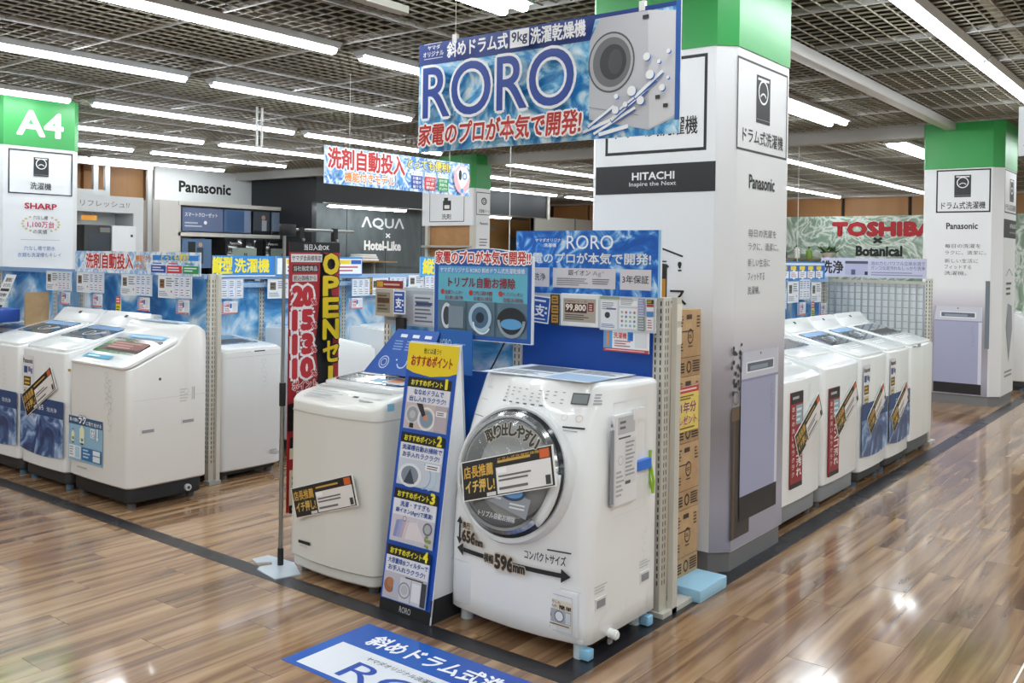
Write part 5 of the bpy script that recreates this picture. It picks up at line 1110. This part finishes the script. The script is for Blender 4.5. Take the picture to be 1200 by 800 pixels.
# ---------------- banner stand
t = thing('banner_stand', 'steel pole stand carrying a red and black sale banner', 'stand', (2.615, 3.285, 0), 0)
pl = [(-.12, -.13), (.05, -.13), (.09, -.09), (.09, .14), (-.06, .14), (-.06, .07), (-.012, .04), (-.012, -.01), (-.04, -.03), (-.075, -.01), (-.12, .02)]
MB().prism([(-.13, -.13), (-.02, -.16), (.06, -.02), (.05, .15), (-.03, .16), (-.05, .10), (.0, .06), (-.02, .03), (-.07, .05), (-.10, .03)], (0,0,0), (1,0,0), (0,1,0), (0,0,.006), M('#c5d0d8', .3, .2)).build('base_plate', t)
MB().cyl((0, 0, .006), (0, 0, .72), .0095, STEEL, 14).cyl((0, 0, .72), (0, 0, 1.44), .0075, STEEL, 14).build('pole', t)
MB().cyl((0, 0, .006), (0, 0, .08), .013, BLACKP, 14).build('pole_socket', t); MB().cyl((0, 0, .70), (0, 0, .80), .014, BLACKP, 12).build('height_clamp', t)
MB().box(-.02, -.012, 1.44, .055, .012, 1.49, BLACKP).build('top_bracket', t, bevel=.003); MB().cyl((-.0, 0, 1.468), (.40, 0, 1.468), .007, STEEL, 12).build('top_rail', t)
for x_ in (.09, .285): MB().box(x_-.012, -.01, 1.42, x_+.012, .01, 1.48, BLACKP).cyl((x_, -.012, 1.425), (x_, -.022, 1.425), .007, STEEL, 10).build('clip', t)
BX, BWW, BZ, BHH = .028, .29, .225, 1.19
bn = MB().box(BX, 0, BZ, BX+BWW, .003, BZ+BHH, '#b8353a').build('banner', t)
p = Print(bn, (BX, 0, BZ), (1,0,0), (0,0,1), BWW, BHH)
p.rect(0, 0, 1, 1, '#b63038'); p.rect(0, .962, 1, 1, '#17171a'); p.text('当日入会OK', .28, .97, .78, .992, '#eeeeee', bold=.03)
p.poly([(.66, .962), (.60, .962), (.60, .80), (.52, .62), (.58, .50), (.50, .42), (.0, .40), (.0, .30), (.90, .30), (.97, .42), (.86, .55), (.90, .70), (.82, .85), (.96, .92)], '#17171a')
p.rect(.03, .925, .64, .955, '#eceaea'); p.text('ヤマダ会員様限定', .05, .93, .62, .95, '#2a2a2a', bold=.02); p.rect(.06, .888, .56, .915, '#2a2426'); p.text('当社指定商品', .08, .892, .54, .911, '#e4e0e0', bold=.02); p.rect(.06, .853, .54, .878, '#d9d2d2'); p.text('税込価格から', .08, .856, .52, .875, '#2a2a2a', bold=.02)
for i, s_ in enumerate(('20', '15', '13', '10')):
    z_ = .765-.089*i; p.text(s_, .08, z_, .44, z_+.066, '#c23038', bold=.085, outline='#f2eeee', ow=.19); p.text('%', .43, z_, .53, z_+.022, '#c23038', bold=.04, outline='#f2eeee', ow=.10)
p.text('ポイント', .06, .452, .54, .485, '#c23038', bold=.05, outline='#f2eeee', ow=.10); p.text('還元', .14, .408, .46, .445, '#c23038', bold=.05, outline='#f2eeee', ow=.10); p.text('翌日から', .12, .372, .50, .395, '#e4e0e0', bold=.02)
zz = .955
for c_, h_ in (('O', .082), ('P', .078), ('E', .078), ('N', .078), ('セ', .085)):
    p.text(c_, .64, zz-h_+.008, .94, zz, '#e6c81e', bold=.05, outline='#141414', ow=.09); p.text(c_, .66, zz-h_*.55, .92, zz-h_*.40, '#f2e684', bold=.0) if False else None; zz -= h_+.004
p.rect(.74, zz-.075, .84, zz-.005, '#e6c81e'); zz -= .08; p.text('ル', .62, zz-.085, .96, zz, '#e6c81e', bold=.05, outline='#141414', ow=.08)
p.rect(0, .0, 1, .28, '#ece6c8'); p.rect(0, .24, 1, .28, '#17171a'); p.rect(0, .16, 1, .2, '#b63038'); p.bars(.05, .06, .95, .14, 4, '#6a6ab0'); p.rect(0, 0, 1, .03, '#1c1c1a'); p.bars(.05, .005, .9, .025, 1, '#e6d81e')
p.done()

# ---------------- Panasonic-like tall top loaders with a raised rear panel
def top_loader(label, loc, rz, W_, D_=.60, top=None, wrap=True, card=None, skirt='#2a2b2d', z0=.10, logo='Panasonic', group=None, lid=(.015, .455), panel=True, win=(.20, .42), lbl=True, side_slots=False, win_m=None, body=None):
    t = thing('top_load_washer', label, 'washing machine', loc, rz, group)
    top = top or [(0, .782), (.03, .79), (.46, .895), (.55, .985), (.60, .975)]
    B = body or PANW
    mb = MB(); loft(mb, W_, D_, z0, top, B, ((0, .035), (1, .035)), seg=7, e=.009, bow=.007, zl=(.4,), ny=14); mb.build('cabinet', t)
    mb = MB(); loft(mb, W_-.03, D_-.04, .03, [(0, z0+.002), (1, z0+.002)], skirt, ((0, .04), (1, .04)), seg=5, e=.003, ny=3); o = mb.build('base', t); o.location = (.015, .02, 0)
    feet(t, W_, D_, '#4a6a84' if wrap else '#55585a', h=.032)
    if lid:
        lid_plate(t, W_, top, lid[0], lid[1], .012, .012, M('#f0f2f2', .18, coat=.3), .045)
        if win:
            o, v, n, LL = slope_basis(top, lid[0], lid[1], .0125); fr = (win[0]-lid[0])/(lid[1]-lid[0]); L_ = LL*(win[1]-win[0])/(lid[1]-lid[0]); o = o+v*(LL*fr)
            MB().prism(rr(W_-.12, L_, .02), o+Vector((.06, 0, 0)), (1,0,0), v, n*.0015, win_m or GLASSLID).build('lid_window', t)
            p = Print(t, o+Vector((.06, 0, 0))+n*.0016, (1,0,0), v, W_-.12, L_)
            if wrap: p.rect(.05, .72, .95, .97, '#7fa6cf'); p.poly([(.1, .1), (.5, .15), (.6, .7), (.2, .65)], '#32383e'); p.ring(.45, .4, .04, .006, '#dfe3e6'); p.poly([(.55, .2), (.85, .5), (.7, .6)], '#aab8c4')
            else: p.rect(.05, .1, .9, .5, '#4a4644')
            p.done()
            o = o-v*(LL*fr); p = Print(t, o, (1,0,0), v, W_, LL*fr); p.bars(.3, .55, .8, .8, 2, '#d2d5d8'); p.done()
    if panel:
        o, v, n, L_ = slope_basis(top, .465, .548, .001); MB().prism(rr(W_-.05, L_*.96, .015), o+Vector((.025, 0, 0)), (1,0,0), v, n*.006, M('#eef0f0', .2)).build('control_panel', t, bevel=.002)
        p = Print(t, o+n*.0065, (1,0,0), v, W_, L_); p.rect(.46, .55, .53, .72, '#222222'); p.done()
    p = FRONT(t, 0, 0, W_, 1, y=-.0075, base=.0008)
    if lbl:
        p.rect(.06, .44, .30, .74, '#e0e2e6') ; p.text('Panasonic', .07, .695, .29, .722, '#202228', bold=.03); p.rect(.09, .635, .17, .675, '#2a4a86'); p.text('8kg', .19, .635, .28, .675, '#3a4e86', bold=.03); p.rect(.09, .56, .25, .615, '#5a4a1c'); p.bars(.11, .565, .23, .61, 2, '#d9b64a'); p.rect(.09, .46, .25, .55, '#c9c2a4'); p.bars(.1, .47, .24, .54, 3, '#7c6a3a')
    for i in range(7): p.ring(.66+.02*(i % 2), .70-.028*i, .016, .0022, '#c2c5c8', n=8, a0=60*i, a1=60*i+240)
    if wrap:
        p.rect(.02, .405, .98, .505, '#2b4878'); p.text('スゴ落ち', .30, .435, .55, .47, '#e4e9f2', bold=.03); p.text('泡洗浄', .62, .435, .84, .46, '#c9d2e4', bold=.02); p.rect(.02, .19, .98, .405, WASHWATER)
        p.poly([(.02, .19)]+[(.02+.96*i/12, .19-.02*math.sin(math.pi*i/12)) for i in range(13)], WASHWATER)
    p.done()
    if card:
        a, x_, z_, w_ = card; a = math.radians(a); rec_card(t, (x_*W_, -.014, z_), (math.cos(a), 0, math.sin(a)), (-math.sin(a), 0, math.cos(a)), w_, w_*.355)
    return t
# left row (fronts face the left)
LWX = 2.64
top1 = [(0, .742), (.04, .755), (.30, .865), (.355, .955), (.41, .965), (.455, .93), (.47, .85)]
t = top_loader('white washer with a blue bottle sticker, nearest of the left row', (LWX, 5.185, 0), RX, .615, .47, top1, wrap=False, skirt='#1d1e20', z0=.112, lid=(-.012, .31), panel=False, win=(.10, .25), lbl=False, win_m=M('#4a3a36', .1, coat=.5), body=M('#dfdfdc', .3, coat=.15))
o, v, n, L_ = slope_basis(top1, -.012, .31, .0145)
p = Print(t, o, (1,0,0), v, .615, L_, base=.003); p.rect(.14, .14, .60, .25, '#4f9fc0'); p.bars(.2, .16, .5, .23, 1, '#dfeef4'); p.poly([(.25, .84), (.86, .84), (.84, .96), (.27, .96)], '#6fb0d8'); p.rect(.3, .87, .8, .92, '#b9d0dc'); p.rect(.22, .45, .80, .70, '#7c4a44'); p.bars(.25, .47, .78, .68, 3, '#b98a80'); p.done()
o, v, n, L_ = slope_basis(top1, .30, .355, .001); p = Print(t, o, (1,0,0), v, .615, L_); p.rect(.35, .3, .65, .7, '#d3d6d8'); p.bars(.37, .35, .63, .65, 3, '#a9adb0'); p.done()
MB().box(.10, .36, .962, .50, .43, .968, M('#cfe4f4', .3)).build('blue_sheet', t)
p = FRONT(t, 0, 0, .615, 1, y=-.0078, base=.0008)
p.rect(.0, .685, .05, .70, '#a89a4a'); 
for i in range(9): p.ring(.72+.02*(i % 2), .66-.030*i, .018, .003, '#bfc1c0', n=8, a0=70*i, a1=70*i+230)
p.rect(.03, .20, .62, .445, '#8fb9d2'); p.rect(.03, .40, .62, .445, '#2f567e'); p.text('重い衣類も', .05, .415, .20, .435, '#eef4f8', bold=.03); p.text('ラク', .21, .41, .33, .455, '#ffffff', bold=.06, outline='#2f567e', ow=.1); p.text('に取り出せる', .34, .408, .60, .43, '#eef4f8', bold=.03)
for x_, s_ in ((.11, .8), (.27, 1.25)):
    p.poly([(x_-.035*s_, .305), (x_+.035*s_, .305), (x_+.033*s_, .305+.06*s_), (x_, .305+.078*s_), (x_-.033*s_, .305+.06*s_)], '#e6e8c8'); p.rect(x_-.012*s_, .296, x_+.02*s_, .303, '#2a3a2a'); p.disc(x_+.004, .305+.085*s_, .005*s_, '#3a3230'); p.rect(x_-.01, .315, x_+.02, .33, '#5a86b8'); p.rect(x_-.03*s_, .32, x_-.02*s_, .33, '#e8c83a'); p.rect(x_+.022*s_, .32, x_+.03*s_, .33, '#e8c83a')
p.rect(.42, .345, .50, .395, '#e4eef4'); p.text('すぐ', .43, .372, .49, .39, '#2a6ab0', bold=.04); p.text('ソコ', .43, .35, .49, .367, '#2a6ab0', bold=.04); p.poly([(.53, .40), (.55, .40), (.55, .35), (.565, .35), (.54, .335), (.515, .35), (.53, .35)], '#f4f8fa')
p.rect(.05, .215, .26, .285, '#e6ecee'); p.bars(.06, .225, .13, .28, 4, '#8a98a4'); p.rect(.16, .22, .24, .28, '#a9cbe0'); p.rect(.28, .215, .61, .285, '#2f6aa0'); p.bars(.3, .225, .43, .28, 3, '#b9d2e8'); p.rect(.47, .255, .59, .28, '#dfe9ee'); p.rect(.47, .22, .59, .25, '#dfe9ee')
p.bars(.2, .165, .38, .18, 1, '#a9aaa6'); p.done()
W1 = .615
for y_, z_ in ((.07, .395), (.31, .42)): handle_slot(t, W1, y_, z_, .085, .03)
ps = SIDE(t, W1, 0, 0, 1, 1, name='side_marks'); ps.bars(.30, .54, .36, .62, 5, '#c2c3c1', jag=.6); ps.ring(.34, .60, .014, .002, '#bcbdbb'); ps.rect(.385, .55, .392, .62, '#a3a4a2'); ps.rect(.375, .55, .379, .62, '#a3a4a2'); ps.disc(.18, .68, .008, '#4a4a4a'); ps.rect(.03, .575, .46, .5775, '#c9cac8'); ps.done()
MB().cyl((W1-.018, .36, .065), (W1+.004, .36, .065), .018, '#c9cbcc', 16).cyl((W1+.004, .36, .065), (W1+.006, .36, .065), .009, '#3a3a3a', 12).build('drain_port', t)
top_loader('blue wrapped white washer with a tilted card in the left row', (LWX, 5.755, 0), RX, .535, card=(29.5, .20, .379, .40))
top_loader('blue wrapped white washer without a card in the left row', (LWX, 6.32, 0), RX, .535)
# middle row (fronts face the camera side)
topm = [(0, .772), (.03, .782), (.5, .82), (.55, .815)]
t = top_loader('plain flat topped white washer between left row and banner pole', (3.335, 4.75, 0), 0, .445, .55, topm, wrap=False, skirt='#2a2b2d', z0=.055, lid=(.01, .53), win=(.16, .48), panel=False, lbl=False, body=M('#cfd0d0', .35), win_m=M('#6c86a8', .06, coat=.6))
p = FRONT(t, 0, 0, .445, 1, y=-.0078, base=.0008); p.rect(.02, .735, .98, .737, '#b4b6b8'); p.rect(.50, .762, .68, .769, '#2e3034'); p.bars(.36, .763, .46, .767, 1, '#8f9295'); p.bars(.78, .12, .95, .15, 2, '#a9abad'); p.done()
tops = [(0, .74), (.03, .75), (.3, .82), (.45, .93), (.52, .92)]
top_loader('white washer with sloping side behind the flat topped washer', (4.66, 4.81, 0), math.pi/2, .52, .58, [(0, .70), (.05, .72), (.36, .79), (.5, .87), (.58, .86)], wrap=False, lid=(.02, .36), win=(.08, .30), panel=False, lbl=False, win_m=M('#7e9cb8', .1, coat=.5))
top_loader('white washer just right of the red and black banner, with plain top', (4.72, 4.60, 0), 0, .50, .58, [(0, .80), (.04, .82), (.5, .845), (.58, .84)], wrap=False, lid=(.01, .5), win=None, panel=False, lbl=False)
top_loader('white washer behind the blue folded display card', (5.28, 4.64, 0), 0, .50, .58, [(0, .79), (.04, .81), (.5, .85), (.58, .84)], wrap=False, lid=(.01, .5), win=None, panel=False, lbl=False)
# right row (fronts face the right aisle)
RY = 1.79
tr1 = [(0, .755), (.03, .768), (.16, .80), (.55, .872), (.58, .865)]
def red_strip(t, W_, x_, z_):
    p = FRONT(t, x_, z_, .165, .49, y=-.0105, base=.0008); MB().box(x_, -.010, z_, x_+.165, -.0055, z_+.49, '#9a2c2e').build('red_strip_sign', t)
    p.rect(0, 0, 1, 1, '#98292c'); p.rect(0, .88, 1, 1, '#1a1a1c'); p.bars(.12, .91, .85, .97, 1, '#b9b9b9'); p.rect(0, 0, 1, .05, '#1a1a1c'); p.rect(.4, .66, .95, .86, '#8fb0b8'); p.bars(.45, .68, .9, .84, 3, '#dfe6e8')
    for i, c in enumerate('まとめ洗いもラクラク'): p.text(c, .08, .80-.075*i, .30, .85-.075*i, '#ead9d8', bold=.03)
    for i, c in enumerate('ガンコ汚れ'): p.text(c, .42, .52-.10*i, .85, .60-.10*i, '#f2ecec', bold=.05)
    p.done()
t = top_loader('white washer with a red strip sign touching the nearest pillar', (4.47, RY, 0), 0, .60, .58, tr1, wrap=False, skirt='#8a8d8f', z0=.125, lid=(.15, .54), win=(.24, .50), panel=False, lbl=False, card=(29, .40, .351, .39)); red_strip(t, .6, .135, .205)
t = top_loader('white washer with a red strip sign, second from the nearest pillar', (5.10, RY, 0), 0, .60, .58, [(0, .772), (.03, .785), (.16, .815), (.55, .895), (.58, .885)], wrap=False, skirt='#8a8d8f', z0=.125, lid=(.15, .54), win=(.28, .50), panel=False, lbl=False, card=(26.5, .34, .376, .39)); red_strip(t, .6, .068, .17)
top_loader('blue wrapped white washer, third from the nearest pillar', (5.73, RY, 0), 0, .535, card=(32, .30, .302, .37), z0=.09)
top_loader('blue wrapped white washer, fourth from the nearest pillar', (6.285, RY, 0), 0, .50, card=(29, .19, .245, .40), z0=.085)
t = top_loader('plain tall white washer, fifth and last from the nearest pillar', (6.80, RY, 0), 0, .615, wrap=False, lbl=False, z0=.12, skirt='#55585a')
p = FRONT(t, 0, 0, .6, 1, y=-.0078, base=.0008); p.text('Panasonic', .04, .775, .22, .79, '#202228', bold=.03); p.rect(.25, .77, .38, .795, '#8f95a4'); p.done()
# washer and stand just visible beyond the right pillar
top_loader('white washer with a dark card beyond the far right pillar', (11.35, 1.80, 0), 0, .62, card=(29, .2, .35, .39))
t = thing('shelf_unit', 'shelf unit with a sky print panel beyond the far right pillar', 'shelf', (11.1, 2.6, 0), 0)
MB().box(0, .01, .05, 3.0, .04, 1.30, SKY).build('sky_panel', t)
for q_ in (0, 1.5, 3.0): upright(t, q_, 1.32, w_=.04)

# ---------------- odds and ends on the left
t = thing('display_card', 'white leaning card with black lettering on the left row beside a brown board', 'card', (3.09, 7.28, .86), RX)
v_ = Vector((0, .12, .33)).normalized(); MB().prism([(0, 0), (.16, 0), (.19, .34), (.03, .34)], (0,0,0), (1,0,0), v_, (0,.004,0), '#e9eaea').build('card', t)
p = Print(t, (0,0,0), (1,0,0), v_, .16, .34); p.v = (v_*.34+Vector((.03,0,0))).normalized(); p.n = Vector((1,0,0)).cross(p.v).normalized()
p.text('選択肢に', .2, .84, .9, .93, '#333333', bold=.03); p.text('なります。', .2, .72, .95, .80, '#333333', bold=.03); p.rect(.12, .62, .95, .68, '#2a2a2c'); p.text('風呂水吸水', .12, .50, .9, .58, '#333333', bold=.03); p.text('ホースセット', .12, .38, .95, .46, '#333333', bold=.03); p.rect(.08, .24, .95, .31, '#2a2a2c'); p.bars(.15, .26, .85, .29, 1, '#bbbbbb'); p.done()
t = tag(MB().box(0, 0, 0, .16, .02, .24, CARD).build('brown_board', loc=(3.05, 6.60, .83)), 'brown cardboard sheet standing behind the left row of washers', 'cardboard')
t = thing('product_pack', 'blue and white packet lying at the left edge on the left washers', 'packet', (2.92, 7.02, .86), RX); MB().box(0, 0, 0, .28, .16, .09, '#2a55b4').build('packet', t, bevel=.01)
p = FRONT(t, 0, 0, .28, .09); p.rect(.08, .15, .55, .85, '#cfe0f4'); p.bars(.12, .25, .5, .75, 2, '#2a55b4'); p.bars(.65, .2, .95, .8, 3, '#e8eef8'); p.done()
top_loader('low white washer in the left row carrying a white leaning card', (LWX, 6.9, 0), RX, .54, .60, [(0, .76), (.04, .78), (.5, .84), (.6, .85)], wrap=False, panel=False, lbl=False)
top_loader('farthest low white washer of the left row', (LWX, 7.5, 0), RX, .54, .60, [(0, .76), (.04, .78), (.5, .84), (.6, .85)], wrap=False, panel=False, lbl=False)
